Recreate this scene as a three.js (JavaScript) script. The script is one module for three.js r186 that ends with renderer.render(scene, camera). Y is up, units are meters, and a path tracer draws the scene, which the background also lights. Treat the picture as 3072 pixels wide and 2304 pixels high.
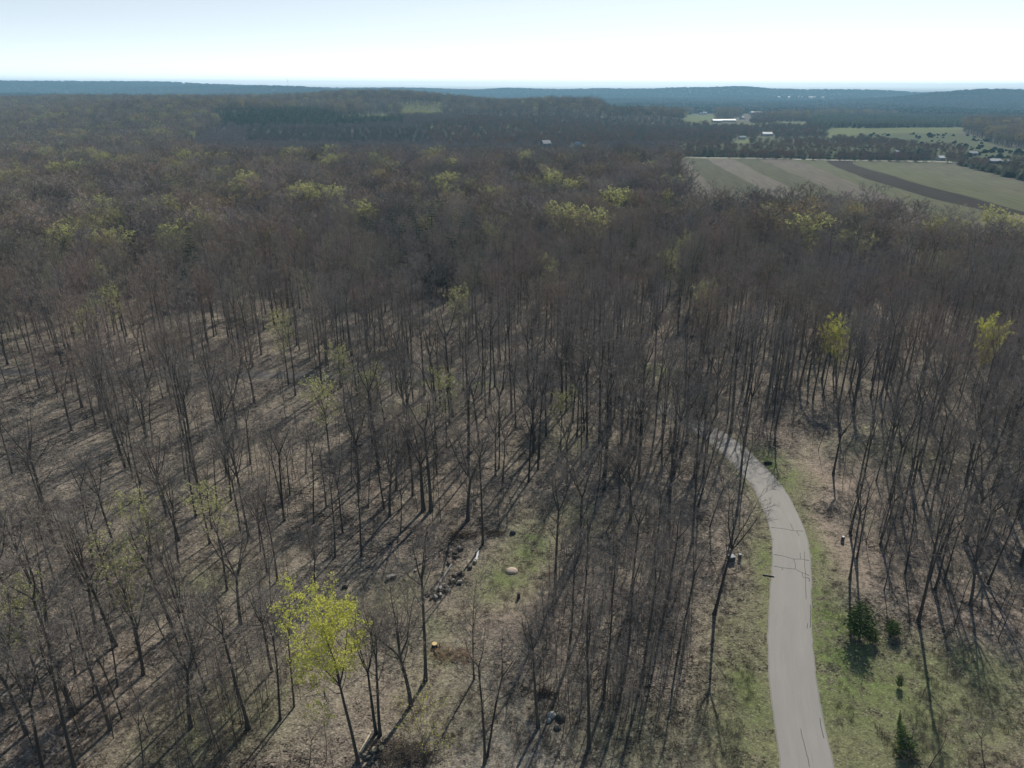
import * as THREE from 'three';
import { mergeGeometries } from 'three/addons/utils/BufferGeometryUtils.js';

// ---------------------------------------------------------------- camera, sky, sun, exposure
const scene = new THREE.Scene();
const EYE = new THREE.Vector3(0, 70, 0), FOV = 56.8, PITCH = 22.6, ROLL = 0.22;
const camera = new THREE.PerspectiveCamera(FOV, 4 / 3, 0.5, 60000);
camera.position.copy(EYE);
camera.rotation.order = 'YXZ';
camera.rotation.set(-PITCH * Math.PI / 180, 0, ROLL * Math.PI / 180);
camera.updateMatrixWorld(true);
scene.add(camera);

const renderer = new THREE.WebGLRenderer({ antialias: true });
renderer.setSize(1024, 768);
renderer.toneMapping = THREE.LinearToneMapping;
renderer.toneMappingExposure = 1.08;
renderer.shadowMap.enabled = true;

const SUN_AZ = 21 * Math.PI / 180, SUN_EL = 39 * Math.PI / 180;
const SUN = new THREE.Vector3(Math.sin(SUN_AZ) * Math.cos(SUN_EL), Math.sin(SUN_EL), -Math.cos(SUN_AZ) * Math.cos(SUN_EL));
const sun = new THREE.DirectionalLight(new THREE.Color(1, 0.94, 0.84), 5);
sun.position.copy(SUN).multiplyScalar(400).add(new THREE.Vector3(0, 0, -150));
sun.target.position.set(0, 0, -150);
sun.castShadow = true;
Object.assign(sun.shadow.camera, { left: -250, right: 250, top: 250, bottom: -250, near: 1, far: 900 });
sun.shadow.radius = 1.0;
scene.add(sun, sun.target);
{ // the clear spring sky: pale at the horizon, blue overhead, bright haze round the sun
  const W = 1024, H = 512, data = new Float32Array(W * H * 4);
  for (let j = 0; j < H; j++) for (let i = 0; i < W; i++) {
    const ph = ((i + 0.5) / W - 0.5) * 2 * Math.PI, th = ((j + 0.5) / H - 0.5) * Math.PI;
    const dx = Math.cos(ph) * Math.cos(th), dz = Math.sin(ph) * Math.cos(th), dy = Math.sin(th);
    const up = Math.max(dy, 0), a = Math.acos(Math.min(1, Math.max(-1, dx * SUN.x + dy * SUN.y + dz * SUN.z))) * 180 / Math.PI;
    const hd = Math.hypot(dx, dz) || 1, toward = 0.5 + 0.5 * (dx * Math.sin(SUN_AZ) - dz * Math.cos(SUN_AZ)) / hd, side = 0.84 + 0.62 * Math.pow(toward, 3.5);
    const k = Math.pow(1 - up, 4) * side, k2 = 1 - up;
    let r = 0.04 + 0.04 * k2 + 0.72 * k, g = 0.085 + 0.06 * k2 + 0.78 * k, b = 0.18 + 0.08 * k2 + 0.76 * k;
    const glow = 0.42 * Math.exp(-a / 20) + 1.6 * Math.exp(-a / 6);
    const rim = 1.0 * Math.pow(1 - up, 45) * side; r += rim; g += rim; b += rim;
    r += glow; g += glow * 0.97; b += glow * 0.92;
    if (dy < 0) { const f = Math.min(1, -dy * 8); r += (0.12 - r) * f; g += (0.115 - g) * f; b += (0.11 - b) * f; }
    const o = (j * W + i) * 4; data[o] = r; data[o + 1] = g; data[o + 2] = b; data[o + 3] = 1;
  }
  const sky = new THREE.DataTexture(data, W, H, THREE.RGBAFormat, THREE.FloatType);
  sky.mapping = THREE.EquirectangularReflectionMapping;
  sky.minFilter = sky.magFilter = THREE.LinearFilter; sky.needsUpdate = true;
  scene.background = sky; scene.environment = sky; scene.environmentIntensity = 1;
}
scene.fog = new THREE.FogExp2(new THREE.Color(0.42, 0.76, 1.0), 0.000125);

// ---------------------------------------------------------------- helpers
function rng(seed) { let a = seed >>> 0; return () => { a = (a + 0x6D2B79F5) | 0; let t = Math.imul(a ^ (a >>> 15), 1 | a); t = (t + Math.imul(t ^ (t >>> 7), 61 | t)) ^ t; return ((t ^ (t >>> 14)) >>> 0) / 4294967296; }; }
const R0 = rng(11), TAB = new Float32Array(65536); for (let i = 0; i < 65536; i++) TAB[i] = R0();
function vnoise(x, y) {
  const xi = Math.floor(x), yi = Math.floor(y); let fx = x - xi, fy = y - yi;
  fx = fx * fx * (3 - 2 * fx); fy = fy * fy * (3 - 2 * fy);
  const x0 = xi & 255, x1 = (xi + 1) & 255, y0 = (yi & 255) << 8, y1 = ((yi + 1) & 255) << 8;
  const a = TAB[y0 | x0], b = TAB[y0 | x1], c = TAB[y1 | x0], d = TAB[y1 | x1];
  return a + (b - a) * fx + (c - a) * fy + (a - b - c + d) * fx * fy;
}
const fbm = (x, y, n = 3) => { let s = 0, a = 0.5, t = 0; for (let i = 0; i < n; i++) { s += a * vnoise(x + i * 17.3, y + i * 9.7); t += a; a *= 0.5; x *= 2.03; y *= 2.03; } return s / t; };
const clamp = (v, a = 0, b = 1) => Math.min(b, Math.max(a, v));
const sstep = (a, b, v) => { const t = clamp((v - a) / (b - a)); return t * t * (3 - 2 * t); };
const V = (x = 0, y = 0, z = 0) => new THREE.Vector3(x, y, z);
const col = (r, g, b) => new THREE.Color().setRGB(r, g, b);

// the lie of the land (metres): a flat near wood, a shallow valley, wooded rises, a far plain and blue hills
const BUMPS = [[-560, 1600, 520, 300, 30], [-1100, 2150, 700, 420, 34], [-2300, 3000, 1400, 900, 44], [-330, 2250, 330, 220, 42], [190, 2050, 260, 170, 36],
  [-5200, 7400, 2300, 700, 116], [-2850, 7000, 800, 600, 62], [-1850, 6500, 700, 500, 86], [3500, 5600, 800, 700, 93], [-3600, 4600, 1600, 700, 60]];
const LAKE = [2690, -7550];
const RIM = [[-1500, 118], [330, 116], [560, 84], [740, 58], [860, 56], [1020, 40], [1100, 58], [1250, 50], [1400, 64], [1500, 72], [1600, 88], [1680, 70], [1750, 54], [1880, 62], [2000, 38], [2212, 34], [3500, 60]]; // the horizon's heights by bearing
function land(x, z) {
  const f = -z, d = Math.hypot(x, z);
  let h = (vnoise(x / 45 + 3, z / 45) - 0.5) * 0.9 * sstep(40, 90, d) + (vnoise(x / 160, z / 160 + 5) - 0.5) * 4 * sstep(260, 700, d) + (vnoise(x / 420 + 9, z / 420) - 0.5) * 16 * sstep(800, 2000, d);
  h -= 13 * sstep(640, 1050, d) + 17 * sstep(1700, 3600, d);
  if (f > 500) for (const [bx, bf, rx, rf, bh] of BUMPS) { const q = ((x - bx) / rx) ** 2 + ((f - bf) / rf) ** 2; if (q < 9) h += bh * Math.exp(-q); }
  if (d > 4500) {
    h += (fbm(x / 900, z / 900 + 40) - 0.5) * 40 * sstep(4500, 7000, d);
    if (d > 6800 && f > 0) { const p = 1106 + x / f * 1660; let k = 0; while (k < RIM.length - 2 && p > RIM[k + 1][0]) k++; const t = clamp((p - RIM[k][0]) / (RIM[k + 1][0] - RIM[k][0])); const top = RIM[k][1] + (RIM[k + 1][1] - RIM[k][1]) * t * t * (3 - 2 * t) + (vnoise(x / 500, 7) - 0.5) * 16, w = Math.exp(-(((d - 9300) / 900) ** 2)) ; h += (top - h) * Math.min(1, w * 1.0); if (d > 9300) h = Math.min(h, top); }
  }
  const lq = ((x - LAKE[0]) / 480) ** 2 + ((z - LAKE[1]) / 380) ** 2; if (lq < 4) h += (2 - h) * sstep(3.5, 1.0, lq);
  return h;
}
// photograph pixel (3072 x 2304) <-> place
const FPX = 1152 / Math.tan(FOV / 2 * Math.PI / 180), CAMQ = camera.quaternion.clone(), CAMQI = CAMQ.clone().invert();
const ray = (px, py) => V((px - 1536) / FPX, (1152 - py) / FPX, -1).applyQuaternion(CAMQ).normalize();
function at(px, py, lift = 0) { // where the ray meets the ground (or a level "lift" above it)
  const d = ray(px, py); let t = 20;
  for (let i = 0; i < 60; i++) { const x = d.x * t, z = d.z * t, gap = EYE.y + d.y * t - land(x, z) - lift; if (Math.abs(gap) < 0.01) break; t += gap / Math.max(-d.y, 0.012) * (t > 600 ? 0.5 : 1); if (t > 30000) { t = 30000; break; } }
  return V(d.x * t, land(d.x * t, d.z * t), d.z * t);
}
const PT = V();
function toPx(x, y, z) { PT.set(x, y, z).sub(EYE).applyQuaternion(CAMQI); return [1536 - PT.x / PT.z * FPX, 1152 + PT.y / PT.z * FPX, -PT.z]; }
const inside = (poly, x, y) => { let c = false; for (let i = 0, j = poly.length - 1; i < poly.length; j = i++) { const [xi, yi] = poly[i], [xj, yj] = poly[j]; if ((yi > y) !== (yj > y) && x < (xj - xi) * (y - yi) / (yj - yi) + xi) c = !c; } return c; };

const used = {};
function numbered(name) { const n = used[name] = (used[name] ?? -1) + 1; return n ? `${name}_${String(n).padStart(3, '0')}` : name; }
function tag(o, label, category, group, kind) { if (label) o.userData.label = label; if (category) o.userData.category = category; if (group) o.userData.group = group; if (kind) o.userData.kind = kind; return o; }
function thing(name, label, category, pos, turn = 0, group) { const o = new THREE.Group(); o.name = numbered(name); o.position.copy(pos); o.rotation.y = turn; scene.add(o); return tag(o, label, category, group); }
function mesh(name, geo, m, parent) { const o = new THREE.Mesh(geo, m); o.name = parent === scene ? numbered(name) : name; o.castShadow = o.receiveShadow = true; if (parent) parent.add(o); return o; }
function copy(src, label, group) { const c = src.clone(); c.name = numbered(src.name.replace(/_\d{3}$/, '')); c.userData = { ...src.userData }; if (label) c.userData.label = label; if (group) c.userData.group = group; scene.add(c); return c; }

class MB { // collects tubes, boxes and single triangles into one geometry
  constructor() { this.p = []; this.n = []; this.i = []; }
  tri(a, b, c) { const k = this.p.length / 3; for (const v of [a, b, c]) this.p.push(v.x, v.y, v.z); const ux = b.x - a.x, uy = b.y - a.y, uz = b.z - a.z, wx = c.x - a.x, wy = c.y - a.y, wz = c.z - a.z; let nx = uy * wz - uz * wy, ny = uz * wx - ux * wz, nz = ux * wy - uy * wx; const l = Math.hypot(nx, ny, nz) || 1; for (let q = 0; q < 3; q++) this.n.push(nx / l, ny / l, nz / l); this.i.push(k, k + 1, k + 2); }
  tube(pts, rad, sides, cap = false) {
    const base = this.p.length / 3, t = V(), u = V(), w = V();
    for (let s = 0; s < pts.length; s++) {
      t.subVectors(pts[Math.min(s + 1, pts.length - 1)], pts[Math.max(s - 1, 0)]).normalize();
      u.set(Math.abs(t.y) > 0.9 ? 1 : 0, Math.abs(t.y) > 0.9 ? 0 : 1, 0).cross(t).normalize(); w.crossVectors(t, u);
      for (let q = 0; q < sides; q++) { const a = q / sides * Math.PI * 2, c = Math.cos(a), d = Math.sin(a), nx = u.x * c + w.x * d, ny = u.y * c + w.y * d, nz = u.z * c + w.z * d; this.p.push(pts[s].x + nx * rad[s], pts[s].y + ny * rad[s], pts[s].z + nz * rad[s]); this.n.push(nx, ny, nz); }
    }
    for (let s = 0; s < pts.length - 1; s++) for (let q = 0; q < sides; q++) { const a = base + s * sides + q, b = base + s * sides + (q + 1) % sides; this.i.push(a, b, a + sides, b, b + sides, a + sides); }
    if (cap) for (const s of [0, pts.length - 1]) { const n = V().subVectors(pts[s], pts[s ? s - 1 : 1]).normalize(), k = this.p.length / 3; for (let q = 0; q < sides; q++) { const o = (base + s * sides + q) * 3; this.p.push(this.p[o], this.p[o + 1], this.p[o + 2]); this.n.push(n.x, n.y, n.z); } for (let q = 1; q < sides - 1; q++) s ? this.i.push(k, k + q, k + q + 1) : this.i.push(k, k + q + 1, k + q); }
  }
  geo() { const g = new THREE.BufferGeometry(); g.setAttribute('position', new THREE.Float32BufferAttribute(this.p, 3)); g.setAttribute('normal', new THREE.Float32BufferAttribute(this.n, 3)); const nv = this.p.length / 3; g.setIndex(nv > 65535 ? new THREE.Uint32BufferAttribute(this.i, 1) : new THREE.Uint16BufferAttribute(this.i, 1)); return g; }
}
function canvasTex(w, h, f, rep = true, srgb = true) { // f(i, j) -> [r, g, b] linear 0..1
  const d = new Uint8Array(w * h * 4), enc = v => { v = clamp(v); return Math.round(255 * (srgb ? (v <= 0.0031308 ? v * 12.92 : 1.055 * Math.pow(v, 1 / 2.4) - 0.055) : v)); };
  for (let j = 0; j < h; j++) for (let i = 0; i < w; i++) { const c = f(i, j), o = (j * w + i) * 4; d[o] = enc(c[0]); d[o + 1] = enc(c[1]); d[o + 2] = enc(c[2]); d[o + 3] = 255; }
  const t = new THREE.DataTexture(d, w, h); if (srgb) t.colorSpace = THREE.SRGBColorSpace; t.magFilter = THREE.LinearFilter; t.minFilter = THREE.LinearMipmapLinearFilter; t.generateMipmaps = true; if (rep) t.wrapS = t.wrapT = THREE.RepeatWrapping; t.needsUpdate = true; return t;
}
const mat = (r, g, b, rough = 0.95, o = {}) => new THREE.MeshPhysicalMaterial({ color: col(r, g, b), roughness: rough, specularIntensity: rough > 0.8 ? 0.25 : 1, side: THREE.DoubleSide, ...o });
const leafMat = (r, g, b) => new THREE.MeshPhysicalMaterial({ color: col(r, g, b), roughness: 1, transmission: 0.5, thickness: 0, side: THREE.DoubleSide, specularIntensity: 0.2 });

// ---------------------------------------------------------------- the road's course
const ROADPX = [[2460, 2750], [2421, 2304], [2407, 2222], [2384, 2083], [2371, 1944], [2371, 1806], [2374, 1667], [2364, 1597], [2338, 1528], [2300, 1458], [2240, 1390], [2170, 1325], [2110, 1288], [2070, 1266]];
const TRACKPX = [[2078, 1270], [2030, 1245], [1930, 1205], [1800, 1172], [1640, 1148], [1575, 1142], [1500, 1136], [1320, 1130], [1150, 1128], [960, 1126], [700, 1124], [400, 1120], [100, 1118], [-300, 1110]];
const ROAD = new THREE.CatmullRomCurve3(ROADPX.map(([x, y]) => at(x, y)), false, 'centripetal').getSpacedPoints(260);
const TRACK = new THREE.CatmullRomCurve3(TRACKPX.map(([x, y]) => at(x, y)), false, 'centripetal').getSpacedPoints(160);
const ROADW = 5.9;
const roadDist = (x, z) => { let m = 1e9; for (let i = 0; i < ROAD.length; i++) { const q = (ROAD[i].x - x) ** 2 + (ROAD[i].z - z) ** 2; if (q < m) m = q; } for (let i = 0; i < TRACK.length; i++) { const q = (TRACK[i].x - x) ** 2 + (TRACK[i].z - z) ** 2 + 3; if (q < m) m = q; } return Math.sqrt(m); };

// ---------------------------------------------------------------- ground cover map (what grows where)
// areas: [photo x, y, radius across m, radius along m, cover, amount]
const AREAS = [
  [2560, 2050, 11, 9, 'g', 0.55], [2620, 2200, 12, 8, 'o', 0.9], [2800, 2120, 13, 9, 'o', 0.9], [2500, 1900, 7, 9, 'g', 0.5], [2880, 2020, 10, 7, 'o', 0.7], [2560, 2290, 10, 6, 'o', 0.9],
  [2240, 2200, 5, 12, 'o', 0.7], [2250, 1990, 4, 10, 'o', 0.7], [2265, 1820, 4, 8, 'o', 0.6], [2285, 1720, 2.5, 6, 'g', 0.6], [2275, 1640, 2.2, 6, 'g', 0.6], [2230, 2050, 1.5, 8, 'g', 0.5],
  [2290, 1375, 5, 5, 'g', 0.95], [2340, 1440, 4, 6, 'g', 0.7], [2380, 1440, 6, 5, 'o', 0.7], [2440, 1650, 2.6, 10, 'g', 0.7], [2450, 1800, 3, 9, 'g', 0.6],
  [1590, 1645, 3.4, 7, 'g', 0.9], [1500, 1740, 4.5, 4, 'g', 0.7], [1540, 1700, 5, 7, 'o', 0.6], [1440, 1800, 4, 3, 'o', 0.5], [1330, 1870, 3.5, 3, 'g', 0.4], [1300, 1960, 6, 4, 'o', 0.3], [1350, 2120, 7, 6, 'o', 0.4], [1180, 1780, 6, 6, 'o', 0.6], [1700, 1560, 8, 8, 'o', 0.5], [1900, 2230, 9, 7, 'o', 0.6],
  [1960, 1112, 6, 5, 'g', 0.9], [1980, 1065, 8, 7, 'l', 1], [2020, 1180, 8, 6, 'o', 0.4],
  [1535, 1713, 1.6, 1.6, 'l', 1.2], [1290, 1812, 5, 2.2, 'l', 0.8], [1230, 1700, 7, 4, 'l', 0.3], [1150, 1760, 4, 3, 'l', 0.5], [1480, 1850, 6, 4, 'l', 0.9], [1560, 1790, 6, 4, 'l', 0.6], [1660, 1740, 6, 6, 'l', 0.5], [1620, 2250, 12, 6, 'p', 0.8], [1160, 2110, 6, 4, 'l', 0.7], [1420, 2080, 5, 4, 'p', 0.4], [1070, 1780, 5, 3, 'l', 0.5],
  [2262, 1640, 1.4, 6, 'l', 0.9], [2215, 1715, 6, 3, 'l', 0.8], [2316, 1745, 1.5, 4, 'l', 0.9], [2500, 1650, 4, 9, 'l', 1], [2460, 1420, 6, 7, 'l', 0.8], [2560, 1480, 7, 6, 'l', 0.5], [2650, 1700, 9, 8, 'l', 0.6], [2850, 1640, 14, 10, 'l', 0.5], [3020, 1880, 9, 9, 'l', 0.9], [2980, 2270, 9, 5, 'l', 1], [3000, 1980, 9, 3, 'l', 0.6],
  [2300, 1260, 8, 6, 'l', 0.6], [2180, 1300, 6, 5, 'l', 0.5], [2600, 1284, 3, 2, 'y', 1], [2680, 1290, 4.5, 2.5, 'y', 1], [2640, 1340, 12, 6, 'o', 0.5], [2790, 1380, 8, 5, 'o', 0.5],
  [130, 2200, 12, 6, 'l', 0.5], [300, 2120, 9, 5, 'l', 0.5], [400, 1960, 9, 5, 'l', 0.4], [620, 1750, 9, 5, 'o', 0.4], [900, 1780, 8, 5, 'p', 0.4], [1260, 1230, 14, 6, 'o', 0.6], [1280, 1470, 12, 8, 'l', 0.4], [1440, 1290, 8, 6, 'l', 0.5], [1700, 1330, 10, 8, 'o', 0.4], [1230, 1150, 8, 3, 'g', 0.5], [1430, 1150, 7, 4, 'g', 0.5],
  [560, 2230, 9, 5, 'o', 0.5], [740, 2100, 9, 6, 'o', 0.4],
].map(([px, py, rx, rz, c, a]) => { const p = at(px, py); return [p.x, p.z, rx, rz, c, a]; });
const COVER = { l: [0.275, 0.222, 0.176], p: [0.235, 0.212, 0.188], g: [0.118, 0.158, 0.05], o: [0.158, 0.16, 0.085], y: [0.34, 0.31, 0.2] };
const NX0 = -156, NX1 = 156, NZ0 = -246, NZ1 = -36, CX = 312, CZ = 210; // near sheet, 1 m cells for the cover shares
const share = { l: new Float32Array((CX + 1) * (CZ + 1)), p: null, g: null, o: null, y: null, rd: null };
for (const k of ['p', 'g', 'o', 'y', 'rd']) share[k] = new Float32Array((CX + 1) * (CZ + 1));
for (let j = 0; j <= CZ; j++) for (let i = 0; i <= CX; i++) {
  const x = NX0 + i, z = NZ0 + j, o = j * (CX + 1) + i;
  for (const [ax, az, rx, rz, c, a] of AREAS) { const q = ((x - ax) / rx) ** 2 + ((z - az) / rz) ** 2; if (q < 4) share[c][o] += a * Math.exp(-q * 1.1); }
  share.rd[o] = roadDist(x, z);
}
function lerpShare(a, u, v) { const i = Math.min(CX - 1, u | 0), j = Math.min(CZ - 1, v | 0), fu = u - i, fv = v - j, o = j * (CX + 1) + i; return (a[o] * (1 - fu) + a[o + 1] * fu) * (1 - fv) + (a[o + CX + 1] * (1 - fu) + a[o + CX + 2] * fu) * fv; }
const GT = 2048;
const nearMap = canvasTex(GT, GT, (i, j) => {
  const u = i / GT * CX, v = j / GT * CZ, x = NX0 + u, z = NZ0 + v;
  const n1 = fbm(x / 9, z / 9, 3), n2 = fbm(x / 1.7 + 31, z / 1.7, 2), n3 = TAB[(i * 7919 + j * 104729) & 65535], n4 = vnoise(x / 0.42 + 7, z / 0.3), n5 = TAB[(i * 15731 + j * 7877 + 991) & 65535];
  let s = 0.168 + 0.17 * (n1 - 0.5) + 0.14 * (n2 - 0.5) + 0.12 * (n4 - 0.5) + 0.28 * (n3 - 0.5) + (n5 > 0.92 ? 0.16 : n5 < 0.08 ? -0.08 : 0);
  let r = s * 1.03, g = s * 0.875, b = s * 0.70;
  const mixc = (c, w) => { const m = 0.70 + 0.65 * (n3 - 0.5) + 0.5 * n4 + 0.35 * (n2 - 0.5) + (n5 > 0.93 ? 0.5 : 0); r += (c[0] * m - r) * w; g += (c[1] * m - g) * w; b += (c[2] * m - b) * w; };
  const rd = lerpShare(share.rd, u, v);
  const jig = (n2 - 0.5) * 1.3 + (n4 - 0.5) * 0.9;
  let verge = sstep(7.2, 3.4, rd + jig * 2.2) * 0.68 * sstep(-175, -120, z);
  const og = clamp(lerpShare(share.o, u, v) + (n1 - 0.5) * 0.5), gg = lerpShare(share.g, u, v), ll = lerpShare(share.l, u, v), pp = lerpShare(share.p, u, v), yy = lerpShare(share.y, u, v);
  mixc(COVER.l, clamp(ll * (1 + jig)) * 0.85); mixc(COVER.p, clamp(pp * (1 + jig)) * 0.85);
  mixc(COVER.o, clamp(Math.max(og, verge) * (0.95 + jig * 0.8)) * 0.9);
  mixc(COVER.g, clamp(gg * (0.75 + jig * 1.1) + (og > 0.4 ? (n1 - 0.5) * 0.7 : 0)) * 0.9);
  mixc(COVER.y, clamp(yy * (0.9 + jig * 0.5)));
  if (n5 > 0.975) { r += 0.10; g += 0.09; b += 0.08; }
  return [r, g, b];
}, false);
const nearBump = canvasTex(512, 512, (i, j) => { const v = 0.5 * TAB[(i * 131 + j * 7919) & 65535] + 0.5 * vnoise(i / 8, j / 8); return [v, v, v]; }, true, false);
nearBump.repeat.set(60, 40);

// ---------------------------------------------------------------- far land use: regions drawn on the photograph and laid on the land
const REGIONS = [
  ['field', [[2000, 470], [2022, 540], [2050, 600], [2085, 690], [2640, 690], [2690, 750], [2800, 785], [3180, 800], [3300, 700], [3300, 560], [3050, 535], [2900, 500], [2860, 490]]],
  ['meadow', [[2030, 432], [2900, 441], [2900, 478], [2500, 474], [2040, 466]]],
  ['juniper', [[2560, 402], [2900, 400], [3000, 440], [3120, 450], [3120, 520], [3060, 520], [2900, 482], [2860, 450], [2700, 432], [2600, 420]]],
  ['open', [[2500, 384], [2890, 382], [2890, 401], [2470, 404]]],
  ['wood', [[2895, 372], [3120, 372], [3120, 448], [3000, 440], [2895, 402]]],
  ['conifer', [[2430, 352], [3120, 346], [3120, 372], [2890, 374], [2890, 384], [2500, 386], [2430, 386]]],
  ['open', [[2320, 366], [2424, 366], [2420, 382], [2330, 380]]],
  ['open', [[2180, 372], [2420, 369], [2420, 377], [2180, 381]]],
  ['open', [[2050, 364], [2130, 361], [2130, 371], [2050, 374]]],
  ['open', [[2200, 420], [2480, 415], [2500, 425], [2200, 431]]],
  ['open', [[2470, 403], [2570, 403], [2590, 422], [2490, 420]]],
  ['open', [[2050, 345], [2165, 345], [2160, 360], [2100, 366], [2050, 362]]],
  ['open', [[2340, 340], [2490, 341], [2490, 349], [2340, 350]]],
  ['conifer', [[640, 346], [780, 336], [950, 336], [1030, 352], [1210, 358], [1210, 376], [1030, 384], [760, 390], [640, 378]]],
  ['mixed', [[740, 396], [1260, 396], [1300, 444], [740, 444]]],
  ['open', [[1040, 346], [1190, 340], [1190, 352], [1040, 362]]],
  ['green', [[1200, 316], [1330, 316], [1330, 352], [1200, 356]]],
  ['conifer', [[1790, 312], [1990, 312], [1990, 345], [1830, 347]]],
  ['scrub', [[1380, 366], [2480, 362], [2480, 402], [2480, 438], [2040, 440], [1480, 446], [1300, 446], [1260, 380]]],
  ['young', [[700, 366], [1380, 350], [1480, 440], [2035, 440], [2035, 500], [1700, 514], [700, 520], [520, 470], [640, 400]]],
];
const REGP = REGIONS.map(([k, poly]) => [k, poly, Math.min(...poly.map(p => p[0])), Math.max(...poly.map(p => p[0])), Math.min(...poly.map(p => p[1])), Math.max(...poly.map(p => p[1]))]);
function region(x, y, z) { const [px, py, d] = toPx(x, y, z); if (d < 300) return 'wood'; for (const [k, poly, a, b, c, e] of REGP) if (px > a && px < b && py > c && py < e && inside(poly, px, py)) return k; return px > 1350 && d > 720 && d < 1750 ? 'scrub' : 'wood'; }
const SITES = [[2300, 408], [2150, 367], [2184, 366], [2264, 344], [2282, 342], [2252, 343], [2315, 342], [2226, 358], [2009, 335], [2114, 343], [2102, 344], [1637, 441], [1735, 441], [2226, 418], [2821, 481], [2916, 466], [2980, 490], [3024, 492]]; // farm buildings stand clear of trees
const nearSite = ([px, py]) => SITES.some(([a, b]) => Math.abs(px - a) < 26 && py > b - 5 && py < b + (b < 400 ? 14 : 24));

// ---------------------------------------------------------------- ground: one sheet to the horizon
{
  const grade = (from, to, step, grow, max) => { const out = []; let v = from, s = step; while (v < to) { s = Math.min(s * grow, max); v += s; out.push(Math.min(v, to)); } return out; };
  const xs = [], zs = [];
  for (const v of grade(156, 9000, 3, 1.05, 150).reverse()) xs.push(-v);
  for (let x = NX0; x <= NX1 + 0.1; x += 3) xs.push(x);
  xs.push(...grade(156, 9000, 3, 1.05, 150));
  for (const v of grade(246, 10400, 3, 1.03, 130).reverse()) zs.push(-v);
  for (let z = NZ0; z <= NZ1 + 0.1; z += 3) zs.push(z);
  zs.push(-20, 0, 30, 80, 200, 600, 1500, 4000);
  const pos = [], uv = [], colr = [], nearI = [], farI = [];
  const put = (x, z, near) => {
    const y = land(x, z); pos.push(x, y, z);
    if (near) { uv.push((x - NX0) / CX, (z - NZ0) / CZ); colr.push(1, 1, 1); return; }
    uv.push(x / 40, z / 40);
    const k = -z > 300 ? region(x, y, z) : 'wood', d = Math.hypot(x, z), n = 0.8 + 0.4 * fbm(x / 60, z / 60);
    let c = k === 'open' ? [0.13, 0.155, 0.055] : k === 'meadow' || k === 'juniper' ? [0.075, 0.092, 0.038] : k === 'green' ? [0.12, 0.13, 0.07] : k === 'scrub' ? [0.11, 0.115, 0.065] : k === 'field' ? [0.16, 0.15, 0.09] : k === 'conifer' ? [0.06, 0.07, 0.05] : k === 'young' || k === 'mixed' ? [0.10, 0.095, 0.085] : [0.135, 0.116, 0.096];
    if (d > 3300) { const q = fbm(x / 420 + 13, z / 300, 2); c = q > 0.72 && d < 6000 ? [0.10, 0.115, 0.065] : q < 0.4 ? [0.035, 0.045, 0.035] : [0.06, 0.056, 0.05]; }
    colr.push(c[0] * n, c[1] * n, c[2] * n);
  };
  const ix = new Map(), idx = (i, j, near) => { const k = (j * xs.length + i) * 2 + near; let v = ix.get(k); if (v === undefined) { v = pos.length / 3; put(xs[i], zs[j], near); ix.set(k, v); } return v; };
  for (let j = 0; j < zs.length - 1; j++) for (let i = 0; i < xs.length - 1; i++) {
    const near = xs[i] >= NX0 - 0.1 && xs[i + 1] <= NX1 + 0.1 && zs[j] >= NZ0 - 0.1 && zs[j + 1] <= NZ1 + 0.1 ? 1 : 0;
    const a = idx(i, j, near), b = idx(i + 1, j, near), c = idx(i, j + 1, near), d = idx(i + 1, j + 1, near);
    (near ? nearI : farI).push(a, c, b, b, c, d);
  }
  const g = new THREE.BufferGeometry();
  g.setAttribute('position', new THREE.Float32BufferAttribute(pos, 3)); g.setAttribute('uv', new THREE.Float32BufferAttribute(uv, 2)); g.setAttribute('color', new THREE.Float32BufferAttribute(colr, 3));
  g.setIndex([...nearI, ...farI]); g.addGroup(0, nearI.length, 0); g.addGroup(nearI.length, farI.length, 1); g.computeVertexNormals();
  const tile = canvasTex(512, 512, (i, j) => { const p = (s, o) => { const u = i / 512 * s, v = j / 512 * s; const w = (a, b) => vnoise(a + o, b + o); const fx = i / 512, fy = j / 512; return (w(u, v) * (1 - fx) + w(u - s, v) * fx) * (1 - fy) + (w(u, v - s) * (1 - fx) + w(u - s, v - s) * fx) * fy; }; const q = 0.55 + 0.5 * p(12, 3) + 0.35 * (p(70, 40) - 0.5) + 0.25 * (TAB[(i * 131 + j * 7919) & 65535] - 0.5); return [q, q * 0.99, q * 0.97]; });
  const gm = new THREE.MeshPhysicalMaterial({ map: nearMap, roughness: 1, specularIntensity: 0.25, bumpMap: nearBump, bumpScale: 0.06 });
  const fm = new THREE.MeshPhysicalMaterial({ map: tile, vertexColors: true, roughness: 1, specularIntensity: 0.2 });
  const o = new THREE.Mesh(g, [gm, fm]); o.name = 'ground'; o.receiveShadow = true; scene.add(o); tag(o, null, null, null, 'structure');
}

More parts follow.
